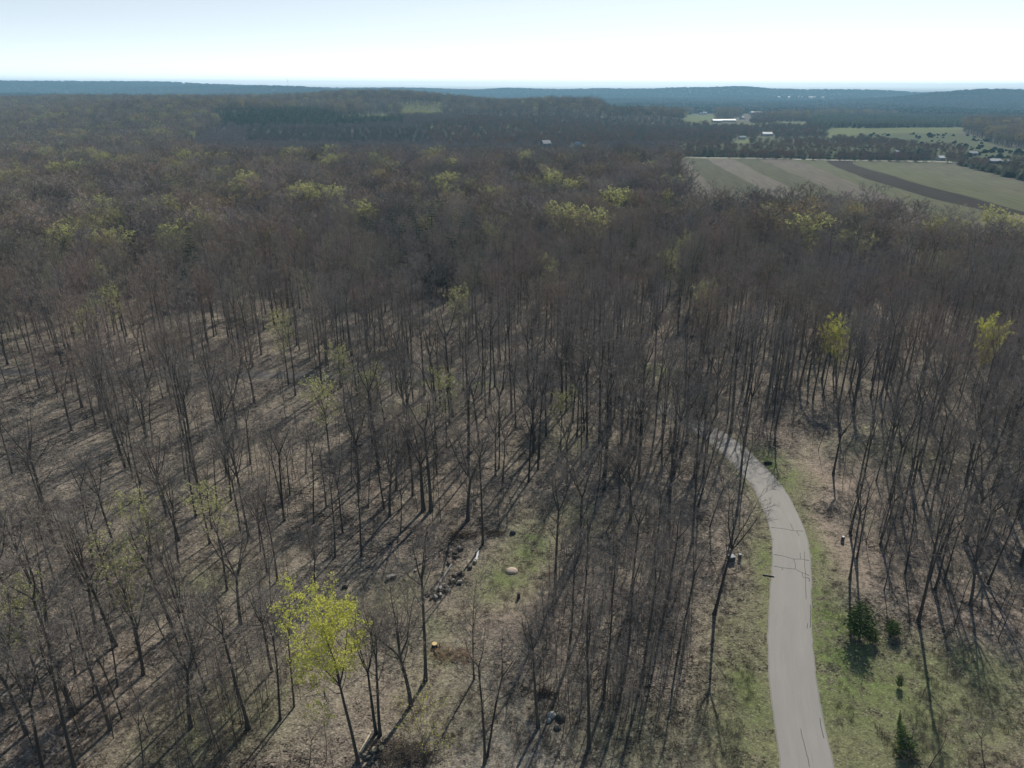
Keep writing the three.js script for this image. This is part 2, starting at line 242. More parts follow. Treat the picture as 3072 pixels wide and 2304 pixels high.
// ---------------------------------------------------------------- road
function ribbon(pts, wide, lift, m, name, parent, vscale = 1) {
  const pos = [], uv = [], id = [], N = 6; let s = 0;
  pts.forEach((p, k) => {
    const q = pts[Math.max(k - 1, 0)], n = pts[Math.min(k + 1, pts.length - 1)], tx = n.x - q.x, tz = n.z - q.z, l = Math.hypot(tx, tz); if (k) s += p.distanceTo(q);
    for (let c = 0; c <= N; c++) { const w = wide * (c / N - 0.5) * (1 + (c === 0 || c === N ? 0.05 * (vnoise(s / 1.1, c * 9) - 0.5) : 0)), x = p.x - tz / l * w, z = p.z + tx / l * w; pos.push(x, land(x, z) + lift * (c === 0 || c === N ? 0.35 : 1), z); uv.push(c / N, s / vscale); }
  });
  for (let k = 0; k < pts.length - 1; k++) for (let c = 0; c < N; c++) { const a = k * (N + 1) + c; id.push(a, a + 1, a + N + 1, a + 1, a + N + 2, a + N + 1); }
  const g = new THREE.BufferGeometry(); g.setAttribute('position', new THREE.Float32BufferAttribute(pos, 3)); g.setAttribute('uv', new THREE.Float32BufferAttribute(uv, 2)); g.setIndex(id); g.computeVertexNormals();
  if (g.attributes.normal.getY(3) < 0) { for (let k = 0; k < id.length; k += 3) { const t = id[k]; id[k] = id[k + 1]; id[k + 1] = t; } g.setIndex(id); g.computeVertexNormals(); }
  return mesh(name, g, m, parent);
}
{
  const tex = canvasTex(256, 2048, (i, j) => {
    const u = i / 256, x = u * 5.9, y = j / 2048 * 48; const wrap = Math.min(1, Math.min(j, 2047 - j) / 200);
    const track = Math.exp(-(((u - 0.28) / 0.09) ** 2)) + Math.exp(-(((u - 0.72) / 0.09) ** 2));
    let s = 0.225 + 0.008 * track + (0.03 * (fbm(x / 2.2, y / 5) - 0.5) + 0.02 * (vnoise(x / 0.12, y / 2.5) - 0.5)) * wrap + 0.05 * (TAB[(i * 337 + j * 7919) & 65535] - 0.5);
    if (u < 0.03 || u > 0.97) s *= 0.8; return [s, s * 0.955, s * 0.885];
  });
  const m = new THREE.MeshStandardMaterial({ map: tex, roughness: 0.85 });
  const road = ribbon(ROAD, ROADW, 0.05, m, 'road', scene, 48); tag(road, null, null, null, 'structure');
  tag(ribbon(TRACK, 4.6, 0.045, new THREE.MeshStandardMaterial({ map: tex, color: col(0.5, 0.48, 0.46), roughness: 0.95 }), 'forest_track', scene, 48), null, null, null, 'structure');
  const cm = mat(0.085, 0.081, 0.077, 0.9);
  const cracks = [ // tarred cracks, photo pixels
    [[2314, 1583], [2350, 1587], [2380, 1593], [2409, 1594]], [[2371, 1571], [2376, 1582], [2380, 1592]], [[2390, 1592], [2394, 1601], [2397, 1609]],
    [[2322, 1664], [2350, 1669], [2381, 1678], [2402, 1678], [2427, 1682]], [[2322, 1699], [2346, 1704], [2386, 1708]], [[2380, 1678], [2385, 1690], [2386, 1708], [2405, 1718], [2427, 1727]], [[2401, 1660], [2401, 1678]], [[2413, 1656], [2413, 1678], [2416, 1715], [2417, 1735], [2418, 1798]], [[2405, 1718], [2410, 1733], [2427, 1735], [2428, 1745]], [[2347, 1704], [2347, 1711]],
    [[2431, 1815], [2432, 1850], [2430, 1884]], [[2423, 1870], [2421, 1886]], [[2402, 2187], [2409, 2220], [2418, 2255], [2429, 2302]], [[2460, 2155], [2463, 2180], [2472, 2215]],
  ];
  for (const c of cracks) {
    const pts = []; for (let k = 0; k < c.length - 1; k++) for (let q = 0; q < 5; q++) { const t = q / 5; pts.push(at(c[k][0] + (c[k + 1][0] - c[k][0]) * t + (q ? (TAB[(k * 91 + q * 37 + c[0][0]) & 65535] - 0.5) * 2.4 : 0), c[k][1] + (c[k + 1][1] - c[k][1]) * t)); } pts.push(at(...c[c.length - 1]));
    const o = ribbon(pts, 0.085, 0.062, cm, 'crack', road); o.geometry.translate(0, 0.006, 0);
  }
}

// ---------------------------------------------------------------- trees
const BARK = [mat(0.075, 0.064, 0.053), mat(0.09, 0.079, 0.067), mat(0.062, 0.052, 0.043)];
const TWIG = [mat(0.245, 0.212, 0.18), mat(0.265, 0.226, 0.19), mat(0.23, 0.206, 0.182)];
const LEAF = [leafMat(0.58, 0.585, 0.12), leafMat(0.40, 0.405, 0.17), leafMat(0.36, 0.28, 0.13), leafMat(0.3, 0.33, 0.1)];
const ax = V();
function bend(dir, up, k) { return dir.clone().lerp(up, k).normalize(); }
function offDir(dir, tilt, az) { // a direction tilted away from dir
  const u = V(Math.abs(dir.y) > 0.95 ? 1 : 0, Math.abs(dir.y) > 0.95 ? 0 : 1, 0).cross(dir).normalize(), w = ax.crossVectors(dir, u).clone();
  return dir.clone().multiplyScalar(Math.cos(tilt)).addScaledVector(u, Math.sin(tilt) * Math.cos(az)).addScaledVector(w, Math.sin(tilt) * Math.sin(az)).normalize();
}
const UPV = V(0, 1, 0);
function path(start, dir, len, n, wob, lift, r) { const pts = [start.clone()], d = dir.clone(); let p = start.clone(); for (let k = 0; k < n; k++) { d.x += (r() - 0.5) * wob; d.z += (r() - 0.5) * wob; d.y += (r() - 0.5) * wob; d.lerp(UPV, lift).normalize(); p = p.clone().addScaledVector(d, len / n); pts.push(p); } return pts; }
function along(pts, t) { const f = t * (pts.length - 1), i = Math.min(pts.length - 2, Math.floor(f)); return [pts[i].clone().lerp(pts[i + 1], f - i), V().subVectors(pts[i + 1], pts[i]).normalize()]; }
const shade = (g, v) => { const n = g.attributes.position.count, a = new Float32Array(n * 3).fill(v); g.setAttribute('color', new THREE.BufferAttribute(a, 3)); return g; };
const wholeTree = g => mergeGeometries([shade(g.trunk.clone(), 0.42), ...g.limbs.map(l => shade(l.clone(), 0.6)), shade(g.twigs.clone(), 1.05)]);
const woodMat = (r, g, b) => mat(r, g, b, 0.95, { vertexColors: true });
/** A deciduous tree: { trunk, limbs: [...], twigs, leaves } geometries. */
function grow(o) {
  const r = rng(o.seed), H = o.h, q = o.detail ?? 1, tw = new MB(), lf = new MB(), limbs = [], trunk = new MB();
  const fork = H * o.fork, tr = o.r;
  const tp = path(V(0, -0.4, 0), V((r() - 0.5) * 0.06, 1, (r() - 0.5) * 0.06), fork + 0.4, 9, o.wob ?? 0.05, 0.06, r), rad = tp.map((_, k) => tr * (k === 0 ? 1.9 : k === 1 ? 1.06 : 1 - 0.42 * k / 9));
  tp.splice(1, 0, tp[0].clone().lerp(tp[1], 0.3)); rad.splice(1, 0, tr * 1.35);
  trunk.tube(tp, rad, q >= 1 ? 8 : 5);
  const top = tp[tp.length - 1], twl = o.twigLen ?? 0.9, tww = o.twigW ?? 0.02;
  const a = V(), b = V(), c = V();
  const blade = (mb, p, d, len, w) => { const s = offDir(d, Math.PI / 2, r() * 6.28); a.copy(p).addScaledVector(s, w / 2); b.copy(p).addScaledVector(s, -w / 2); c.copy(p).addScaledVector(d, len); mb.tri(a, b, c); };
  const leafAt = (p, s) => { const d = V(r() - 0.5, r() - 0.5, r() - 0.5).normalize(), e = offDir(d, Math.PI / 2, r() * 6.28), f = V().crossVectors(d, e); lf.tri(p.clone().addScaledVector(e, s), p.clone().addScaledVector(e, -s * 0.5).addScaledVector(f, s * 0.87), p.clone().addScaledVector(e, -s * 0.5).addScaledVector(f, -s * 0.87)); };
  function branchlet(p, d, len) { // a fine shoot with twigs
    const e = p.clone().addScaledVector(bend(d, UPV, 0.06), len); blade(tw, p, V().subVectors(e, p).normalize(), len, tww * 2.0); if (q >= 1) blade(tw, p, V().subVectors(e, p).normalize(), len, tww * 2.0);
    const n = Math.max(2, Math.round((o.twigs ?? 6) * q));
    for (let k = 0; k < n; k++) { const t = 0.2 + 0.8 * (k + r()) / n, s = p.clone().lerp(e, t), dd = offDir(V().subVectors(e, p).normalize(), 0.35 + r() * 0.6, r() * 6.28); dd.y += 0.12; dd.normalize(); const L = twl * (0.5 + r() * 0.8); blade(tw, s, dd, L, tww);
      if (o.leaf) for (let z = 0; z < o.leaf; z++) leafAt(s.clone().addScaledVector(dd, L * (0.4 + 0.7 * r())).add(V((r() - 0.5) * 0.35, (r() - 0.5) * 0.35, (r() - 0.5) * 0.35)), o.leafSize * (0.6 + 0.8 * r())); }
  }
  function limb(start, dir, len, rd, lift, dens) {
    const mb = new MB(), pts = path(start, dir, len, q >= 1 ? 6 : 3, 0.22, lift, r);
    mb.tube(pts, pts.map((_, k) => Math.max(0.012, rd * (1 - 0.88 * k / (pts.length - 1)))), q >= 1 ? 5 : 3);
    const n = Math.max(3, Math.round(len * dens)); let az = r() * 6.28;
    for (let k = 0; k < n; k++) {
      const t = 0.22 + 0.78 * (k + r() * 0.8) / n, [p, d] = along(pts, Math.min(t, 0.99)); az += 2.4 + (r() - 0.5);
      const sl = (0.35 + 0.42 * (1 - t)) * len * (0.6 + 0.6 * r()) * 0.62 + 0.7, sd = bend(offDir(d, 0.6 + r() * 0.5, az), UPV, 0.04);
      const sp = path(p, sd, sl, q >= 1 ? 3 : 2, 0.34, 0.05, r);
      mb.tube(sp, sp.map((_, z) => Math.max(0.008, rd * 0.36 * (1 - t * 0.55) * (1 - 0.85 * z / (sp.length - 1)))), 3);
      const m = Math.max(2, Math.round(sl * (o.bl ?? 2.2)));
      for (let z = 0; z < m; z++) { const [bp, bd] = along(sp, Math.min(0.99, 0.25 + 0.75 * (z + r()) / m)); branchlet(bp, offDir(bd, 0.3 + r() * 0.7, r() * 6.28), (0.7 + r() * 0.8) * (o.shoot ?? 1)); }
    }
    branchlet(pts[pts.length - 1], dir, 1.0); limbs.push(mb);
  }
  const nl = o.leaders, az0 = r() * 6.28;
  for (let k = 0; k < nl; k++) limb(top, offDir(UPV, (o.spread ?? 0.28) * (0.6 + 0.7 * r()) * (nl > 1 ? 1 : 0.2), az0 + k * 6.28 / nl + (r() - 0.5) * 0.8), (H - fork) * (0.8 + 0.28 * r()), tr * (nl > 1 ? 0.50 : 0.58), 0.08, o.dens ?? 1.0);
  let az = r() * 6.28;
  for (let k = 0; k < o.sides; k++) { const t = o.low + (1 - o.low) * (k + 0.3 + r() * 0.6) / o.sides, [p] = along(tp, Math.min(t, 0.985)); az += 2.4 + (r() - 0.5) * 0.8; limb(p, offDir(UPV, (o.sideTilt ?? 0.75) + r() * 0.35, az), (o.sideLen ?? 0.26) * H * (0.6 + 0.6 * r()), tr * 0.27, 0.12, o.dens ?? 1.0); }
  let hi = 0; for (let k = 1; k < tw.p.length; k += 3) hi = Math.max(hi, tw.p[k]);
  return { top: hi, trunk: trunk.geo(), limbs: limbs.map(m => m.geo()), twigs: tw.geo(), leaves: o.leaf ? lf.geo() : null, tris: (trunk.i.length + limbs.reduce((s, m) => s + m.i.length, 0) + tw.i.length + lf.i.length) / 3 };
}
const PH = new Map();
function treeProto(name, g, bark, twig, leaf, h) { // not yet in the scene
  const o = new THREE.Group(); o.name = name; PH.set(o, [h, name]);
  mesh('trunk', g.trunk, bark, o); for (const l of g.limbs) mesh('limb', l, bark, o); mesh(g.leaves ? 'twig_spray' : 'crown', g.twigs, twig, o); if (g.leaves) mesh('crown', g.leaves, leaf, o); return o;
}
const LOD0 = [
  { h: 23, fork: 0.62, r: 0.25, leaders: 3, sides: 5, low: 0.6, spread: 0.36 }, { h: 25, fork: 0.68, r: 0.26, leaders: 3, sides: 6, low: 0.58, spread: 0.30 }, { h: 21, fork: 0.54, r: 0.24, leaders: 4, sides: 3, low: 0.6, spread: 0.42 },
  { h: 24, fork: 0.74, r: 0.20, leaders: 2, sides: 8, low: 0.55, spread: 0.30, sideLen: 0.19, sideTilt: 0.75 }, { h: 20, fork: 0.44, r: 0.30, leaders: 4, sides: 4, low: 0.55, spread: 0.52 }, { h: 22, fork: 0.66, r: 0.17, leaders: 2, sides: 6, low: 0.58, spread: 0.32, sideLen: 0.18, sideTilt: 0.8 },
  { h: 17, fork: 0.56, r: 0.14, leaders: 3, sides: 5, low: 0.5, spread: 0.36, sideLen: 0.2 },
].map((o, k) => ({ ...o, g: grow({ ...o, seed: 100 + k * 7, twigs: 9, bl: 2.2, twigW: 0.023, twigLen: 0.85 }) }));
const protos = LOD0.map((o, k) => treeProto('bare_tree', o.g, BARK[k % 3], TWIG[k % 3], null, o.g.top));
console.log('near tree tris', LOD0.map(o => Math.round(o.g.tris)).join(' '));
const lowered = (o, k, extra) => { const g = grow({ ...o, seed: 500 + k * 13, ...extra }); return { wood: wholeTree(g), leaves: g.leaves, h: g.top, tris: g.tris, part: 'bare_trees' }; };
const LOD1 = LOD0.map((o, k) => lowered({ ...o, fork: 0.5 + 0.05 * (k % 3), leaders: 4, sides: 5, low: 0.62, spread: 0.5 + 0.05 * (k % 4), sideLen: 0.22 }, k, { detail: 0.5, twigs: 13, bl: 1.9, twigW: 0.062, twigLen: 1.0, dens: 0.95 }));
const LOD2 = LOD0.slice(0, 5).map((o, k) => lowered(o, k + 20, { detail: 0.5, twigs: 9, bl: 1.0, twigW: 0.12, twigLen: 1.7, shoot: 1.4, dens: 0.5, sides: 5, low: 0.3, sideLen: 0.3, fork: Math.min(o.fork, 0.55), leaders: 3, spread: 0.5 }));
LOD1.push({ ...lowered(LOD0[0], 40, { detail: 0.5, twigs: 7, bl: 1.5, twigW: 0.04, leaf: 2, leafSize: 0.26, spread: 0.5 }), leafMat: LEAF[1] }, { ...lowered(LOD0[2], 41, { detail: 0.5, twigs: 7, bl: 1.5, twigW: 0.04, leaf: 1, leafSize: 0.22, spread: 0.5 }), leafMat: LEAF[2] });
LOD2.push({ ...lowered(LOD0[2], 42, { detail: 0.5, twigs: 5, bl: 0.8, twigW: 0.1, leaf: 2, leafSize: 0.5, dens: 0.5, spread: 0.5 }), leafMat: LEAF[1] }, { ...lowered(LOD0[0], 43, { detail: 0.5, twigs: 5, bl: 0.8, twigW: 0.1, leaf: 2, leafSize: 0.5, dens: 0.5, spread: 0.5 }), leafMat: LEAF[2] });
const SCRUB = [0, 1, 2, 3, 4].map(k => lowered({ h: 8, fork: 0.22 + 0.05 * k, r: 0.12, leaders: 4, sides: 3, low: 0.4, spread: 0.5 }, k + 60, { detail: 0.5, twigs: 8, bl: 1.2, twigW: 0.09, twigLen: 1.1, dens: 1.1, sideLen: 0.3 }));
console.log('lod1', LOD1.map(o => Math.round(o.tris)).join(' '), 'lod2', LOD2.map(o => Math.round(o.tris)).join(' '));

const counters = {};
/** stand a copy of a prototype with its base at p, its top at the given point */
const protoUsed = new Set();
function stand(proto, p, topV, turn, label, category, group, wide = 1) {
  let o; if (protoUsed.has(proto)) o = proto.clone(); else { o = proto; protoUsed.add(proto); }
  const [ph, kind] = PH.get(proto);
  o.name = numbered(kind); scene.add(o);
  o.position.copy(p); const up = V().subVectors(topV, p), h = up.length(), s = h / ph;
  o.quaternion.setFromUnitVectors(UPV, up.normalize()).multiply(new THREE.Quaternion().setFromAxisAngle(UPV, turn));
  o.scale.set(s * wide, s, s * wide);
  o.userData = { label, category }; if (group) o.userData.group = group; return o;
}
/** base and top pixel -> base point and top point in the upright plane facing the camera */
function baseTop(bx, by, tx, ty) { const p = at(bx, by), d = ray(tx, ty), n = V(p.x, 0, p.z).normalize(), t = n.dot(V(p.x, 0, p.z)) / n.dot(d); return [p, V(d.x * t, EYE.y + d.y * t, d.z * t)]; }

const TREES = []; // where trees stand already, to keep others off
const BIG = [ // [base x, y, top x, y, form, turn, label]
  [2143, 1843, 2240, 1415, 2, 0.4, 'tall bare tree standing alone on the verge left of the road bend'],
  [2911, 1816, 2990, 1470, 4, 1.1, 'twin-stemmed bare tree near the right edge above the tan leaf patch'],
  [2550, 1737, 2610, 1400, 1, 2.1, 'bare tree just above the green pines, left one of two close trunks'],
  [2570, 1676, 2640, 1370, 3, 0.2, 'bare tree just above the green pines, right one of two close trunks'],
  [2652, 1772, 2700, 1560, 6, 1.9, 'slim crooked bare tree right of the two trunks above the pines'],
  [2715, 1722, 2770, 1400, 5, 0.9, 'bare tree in the litter between the pines and the twin-stemmed tree'],
  [2790, 1738, 2860, 1440, 3, 2.9, 'left trunk of three dark bare trees crossing left of the twin-stemmed tree'],
  [2805, 1770, 2895, 1470, 0, 0.1, 'front trunk of three dark bare trees crossing left of the twin-stemmed tree'],
  [2833, 1742, 2925, 1420, 5, 4.1, 'right trunk of three dark bare trees crossing left of the twin-stemmed tree'],
  [2668, 1500, 2760, 1170, 2, 3.3, 'bare tree with a wide fan crown below the two pale sand mounds'],
  [2645, 1270, 2690, 1010, 0, 5.2, 'dark thick bare tree just behind the two pale sand mounds'],
  [2620, 1262, 2660, 1000, 5, 1.2, 'slimmer dark bare tree left of the thick one behind the sand mounds'],
  [2789, 1565, 2860, 1220, 1, 2.2, 'bare tree right of the fan-crowned tree, forked low'],
  [2895, 1530, 2990, 1180, 3, 0.6, 'leaning bare tree up the slope behind the twin-stemmed tree'],
  [2233, 1335, 2275, 1035, 2, 1.4, 'dark bare tree by the green grass spot behind the road bend'],
  [2182, 1270, 2215, 985, 3, 0.8, 'bare tree behind the road bend, left of the one at the grass spot'],
  [2326, 1290, 2385, 1005, 1, 3.8, 'bare tree behind the road bend, right of the one at the grass spot'],
  [2094, 1520, 2170, 1245, 0, 2.0, 'bare tree close to the left edge of the road on the inside of the bend'],
  [2130, 1580, 2215, 1330, 6, 5.0, 'small bare tree left of the road whose twigs reach over the asphalt'],
  [1276, 2042, 1258, 1530, 1, 0.3, 'tall straight bare tree in the clearing with a flared dark base'],
  [1448, 1634, 1450, 1250, 3, 1.0, 'straight bare tree at the upper end of the row of cut logs'],
  [1665, 1800, 1690, 1340, 1, 2.6, 'tall straight bare tree right of the green strip in the clearing'],
  [1084, 1668, 1070, 1330, 5, 1.7, 'bare tree left of the log row at the edge of the clearing'],
  [1128, 2200, 1060, 1800, 2, 0.5, 'dark bare tree over the wood pile, left one of a close pair'],
  [1140, 2206, 1105, 1770, 0, 3.0, 'dark bare tree over the wood pile, right one of a close pair'],
  [1234, 2116, 1180, 1690, 4, 2.4, 'bare tree with a wide low fork left of the tall straight one'],
  [1454, 2290, 1445, 1850, 3, 1.5, 'bare tree near the bottom edge, left stem of a V-shaped pair'],
  [1462, 2270, 1530, 1860, 5, 4.4, 'bare tree near the bottom edge, right stem of a V-shaped pair'],
  [1422, 2038, 1405, 1700, 6, 0.2, 'thin crooked bare tree right of the reddish brush pile'],
  [132, 2330, 20, 1850, 2, 0.9, 'bare tree at the lower left corner, leftmost of the three leaning trunks'],
  [227, 2320, 100, 1790, 0, 2.8, 'bare tree at the lower left corner, second of the three leaning trunks'],
  [331, 2190, 185, 1740, 1, 1.3, 'bare tree at the lower left, third of the three leaning trunks'],
  [366, 2156, 255, 1830, 6, 4.0, 'bent slender bare tree beside the third leaning trunk at lower left'],
  [352, 2060, 318, 1770, 3, 2.2, 'straight bare tree behind the leaning trunks at lower left'],
  [430, 2024, 400, 1660, 4, 1.8, 'big low-forked bare tree in the lower left wood'],
  [722, 1872, 668, 1500, 4, 0.4, 'big bare tree with a broad dense crown left of the yellow-green tree'],
  [537, 1700, 490, 1370, 0, 3.6, 'dark straight bare tree with its trunk clear of twigs, left of centre'],
  [944, 1760, 925, 1540, 4, 5.4, 'round-crowned bare tree just behind the yellow-green tree'],
  [815, 1848, 790, 1560, 6, 0.7, 'slim bare tree between the broad-crowned tree and the yellow-green one'],
  [1005, 1672, 990, 1370, 3, 2.5, 'bare tree at the edge of the clearing behind the yellow-green tree'],
  [430, 2300, 405, 2040, 6, 3.1, 'low twisted bare tree at the bottom edge left of the sapling thicket'],
  [926, 2310, 940, 2130, 6, 1.6, 'small spreading bare tree at the bottom edge below the yellow-green tree'],
  [2955, 2310, 2930, 2110, 6, 4.7, 'small bare tree in the bottom right corner on the tan leaves'],
  [1311, 1424, 1290, 1160, 0, 0.8, 'forked bare tree behind the clearing with a low side limb'],
  [1223, 1330, 1222, 1035, 1, 2.0, 'thick-trunked tall bare tree in front of the path through the wood'],
  [1586, 1445, 1592, 1140, 2, 1.1, 'bare tree in the centre, left one of two dark parallel trunks'],
  [1614, 1408, 1625, 1090, 3, 4.9, 'bare tree in the centre, right one of two dark parallel trunks'],
  [1811, 2100, 1850, 1620, 5, 0.3, 'bare trunk in the thicket left of the road, first from the left'],
  [1871, 2048, 1915, 1600, 3, 2.3, 'bare trunk in the thicket left of the road, second from the left'],
  [1930, 2026, 1985, 1560, 1, 3.9, 'bare trunk in the thicket left of the road, third from the left'],
  [2035, 1960, 2105, 1560, 5, 5.5, 'bare trunk at the right rim of the thicket beside the verge'],
  [1702, 1992, 1740, 1560, 3, 2.1, 'slim bare trunk at the left rim of the road thicket, lower one of two'],
  [1745, 1880, 1775, 1480, 5, 0.6, 'slim bare trunk at the left rim of the road thicket, upper one of two'],
  [1985, 1885, 2040, 1480, 3, 3.3, 'long bare trunk in the upper right part of the road thicket'],
  [1890, 1800, 1925, 1420, 1, 5.0, 'long bare trunk in the upper middle of the road thicket'],
  [1960, 1700, 2005, 1360, 5, 1.4, 'bare tree at the top of the road thicket, close to the road bend'],
  [680, 1428, 645, 1085, 2, 0.2, 'bare tree with a curved lower trunk in the wood left of centre'],
  [574, 1344, 540, 1060, 5, 2.7, 'straight bare tree behind the curved one left of centre'],
  [278, 1135, 268, 990, 4, 1.2, 'dark bare tree standing by the grey path at far left'],
  [1404, 1288, 1400, 1000, 1, 0.5, 'double-trunked bare tree by the sunlit litter behind the clearing'],
  [1811, 1428, 1835, 1130, 0, 1.9, 'dark bare tree midway between the clearing and the road bend'],
];
for (const [bx, by, tx, ty, f, turn, label] of BIG) { const [p, t] = baseTop(bx, by, tx, ty); TREES.push([p.x, p.z, 4.5]); stand(protos[f], p, t, turn, label, 'tree'); }
// second stem of the twin-stemmed tree
// the yellow-green trees: [crown-top x, y, height m, form, label] - base found from the height, or [bx, by]
const LEAFY = [
  { h: 15, fork: 0.54, r: 0.17, leaders: 4, sides: 4, low: 0.84, spread: 0.42, sideLen: 0.2, leaf: 11, leafSize: 0.08 }, { h: 22, fork: 0.6, r: 0.24, leaders: 3, sides: 4, low: 0.6, spread: 0.3, leaf: 1, leafSize: 0.20 }, { h: 9, fork: 0.35, r: 0.08, leaders: 3, sides: 4, low: 0.5, spread: 0.3, leaf: 1, leafSize: 0.085 },
].map((o, k) => ({ ...o, g: grow({ ...o, seed: 900 + k * 11, twigs: 5, bl: 1.9 }) }));
const leafProtos = LEAFY.map((o, k) => treeProto('leafing_tree', o.g, BARK[k % 3], TWIG[1], LEAF[k === 1 ? 1 : 0], o.g.top));
{
  const near = (bx, by, tx, ty, f, turn, label, wide = 1) => { const [p, t] = baseTop(bx, by, tx, ty); TREES.push([p.x, p.z, 5]); stand(leafProtos[f], p, t, turn, label, 'tree', undefined, wide); };
  near(1075, 2290, 950, 1752, 0, 0.6, 'bright yellow-green leafing tree on a leaning trunk in the foreground', 0.86);
  near(1272, 2310, 1270, 2062, 2, 0.2, 'small thin yellow-green tree at the bottom edge right of the wood pile');
  const far = [[2511, 955, 21, 'bright yellow-green narrow tree in the wood right of the road bend', 0], [2980, 950, 22, 'yellow-green tree near the right edge, half way up the photograph', 0], [2128, 832, 22, 'pale yellow-green tree in the wood above the road bend', 1], [1690, 1155, 17, 'pale green tree in the middle of the wood above the clearing', 1], [1330, 1090, 20, 'left of two pale green trees by the path in the middle', 1], [960, 1110, 22, 'broad dull green tree left of the middle above the straight trunks', 1], [1015, 1030, 18, 'flecked yellow-green tree by the left end of the path', 1],
    [620, 1440, 20, 'faint green-tipped tree above the broad-crowned bare tree', 1], [400, 1470, 19, 'yellow-green tree in the lower left wood', 1], [10, 1730, 20, 'bright yellow-green tree cut by the left edge', 1], [330, 1610, 20, 'dull green tree over the low-forked tree at lower left', 1], [240, 895, 22, 'yellow-green crown at left, in front of the dark conifer', 1], [320, 845, 22, 'olive-yellow crown at left above another yellow one', 1], [300, 775, 22, 'yellow-green crown beside the green conifer patch at far left', 1], [835, 915, 22, 'yellow-green crown left of centre, above the open wood', 1],
    [1655, 765, 22, 'bright yellow-green crown in the centre of the wood', 1], [2015, 740, 22, 'tall pale green crown right of centre', 1], [2055, 695, 22, 'small yellow crown above the tall pale green one', 1], [1375, 850, 22, 'broad olive crown in the middle of the dark wood', 1], [640, 500, 22, 'yellow-green crown in the far left canopy, lowest of a loose trio', 1], [510, 480, 22, 'yellow-green crown in the far left canopy beside two others', 1], [385, 470, 22, 'olive crown in the far left canopy near the valley', 1], [160, 455, 22, 'leftmost yellow-green crown near the top of the near wood', 0], [420, 610, 22, 'yellow-green crown standing out at left in the canopy', 0],
    [1480, 665, 22, 'small yellow crown left of the mid-wood spruce', 1], [1280, 640, 22, 'golden crown above the mid-wood spruces', 1], [1380, 555, 22, 'twin pale green crown in the upper wood', 1], [1780, 515, 22, 'yellow-green crown in the wood left of the ploughed field', 1], [2000, 570, 22, 'bright yellow-green crown at the corner of the ploughed field', 0], [1925, 585, 22, 'yellow crown left of the field corner', 1], [1100, 1090, 18, 'right one of two yellow-green trees by the path', 1], [2600, 700, 22, 'olive-yellow crown in the wood below the ploughed field', 1], [1290, 470, 22, 'pale crown high in the near wood left of centre', 1]];
  for (const [px, py, h, label, f] of far) { const q = at(px, py, h - 1), t = V(q.x, land(q.x, q.z) + h, q.z); TREES.push([q.x, q.z, 4]); stand(leafProtos[f === 0 ? 0 : 1], q, t, px % 6.28, label, 'tree', undefined, f === 0 ? 0.75 : 0.9); }
}

// scattered wood ------------------------------------------------
const rs = rng(4242), spots = { near: [], mid: [], far: [] };
const CLEAR = [ // open ground in the foreground, photo pixels
  [[1000, 1690], [1200, 1600], [1420, 1590], [1560, 1560], [1720, 1560], [1720, 1700], [1560, 1800], [1640, 2000], [1560, 2304], [1100, 2304], [960, 2200], [860, 1900], [900, 1780]],
  [[2160, 1700], [2260, 1520], [2330, 1500], [2330, 2304], [1990, 2304], [2080, 2000]],
  [[2400, 1500], [2520, 1440], [2560, 1700], [2680, 1850], [2900, 1900], [3072, 1990], [3072, 2304], [2400, 2304]],
  [[1600, 1980], [1690, 1700], [1960, 1560], [2080, 1700], [2050, 2080], [1900, 2200], [1700, 2210]], [[1900, 1040], [2040, 1020], [2060, 1150], [1920, 1150]], [[2560, 1250], [2780, 1250], [2780, 1320], [2560, 1320]], [[2240, 1330], [2420, 1340], [2500, 1470], [2330, 1500]], [[1040, 1090], [1450, 1105], [1450, 1170], [1040, 1165]]];
function freeAt(x, z, gap, [px, py]) {
  if (-z < 260 && Math.abs(x) < 160 && roadDist(x, z) < (z < -125 ? 3.9 : 5.5)) return false;
  for (const poly of CLEAR) if (inside(poly, px, py)) return false;
  for (const t of TREES) if ((t[0] - x) ** 2 + (t[1] - z) ** 2 < t[2] * t[2] * gap) return false;
  return true;
}
const half = 43 * Math.PI / 180;
for (let d = 48, row = 0; d < 3400; row++) {
  const sp = d < 260 ? 6.3 : d < 900 ? 6.6 + Math.min(1, (d - 260) / 120) * 1.6 + (d - 260) / 640 * 0.6 : 8.8 + (d - 900) / 2500 * 5.6;
  for (let a = -half; a < half; a += sp / d) {
    const dd = d + (rs() - 0.5) * sp * 0.95, aa = a + (rs() - 0.5) * sp * 0.95 / d, x = Math.sin(aa) * dd, z = -Math.cos(aa) * dd, q = rs(), q2 = rs();
    const y = land(x, z), P = toPx(x, y, z);
    if (P[0] < -500 || P[0] > 3572 || P[1] > (P[0] < 700 ? 2420 : 2270)) continue;
    if (dd < 300) { if (!freeAt(x, z, 1, P)) continue; if (fbm(x / 22, z / 22 + 70) < 0.36) continue; spots.near.push([x, y, z, dd, q, q2, P]); }
    else { const k = region(x, y, z); if (k === 'field' || k === 'open' || nearSite(P)) continue; (dd < 900 ? spots.mid : spots.far).push([x, y, z, dd, q, q2, P, k]); }
  }
  d += sp * 0.95;
}
for (const [px, py] of [[1760, 1255], [1830, 1290], [1890, 1330], [1935, 1290], [1985, 1345], [1990, 1300], [2040, 1370], [2060, 1330], [1950, 1395], [2090, 1405], [1860, 1390], [1700, 1235], [2120, 1360], [2020, 1420], [1800, 1330], [1915, 1440]]) { const p = at(px, py), q = (px * 0.37) % 1, q2 = (px * 0.61 + py * 0.13) % 1; spots.near.push([p.x, p.y, p.z, Math.hypot(p.x, p.z), q, q2, [px, py]]); }
spots.near.sort((a, b) => a[3] - b[3]);
console.log('spots', spots.near.length, spots.mid.length, spots.far.length);
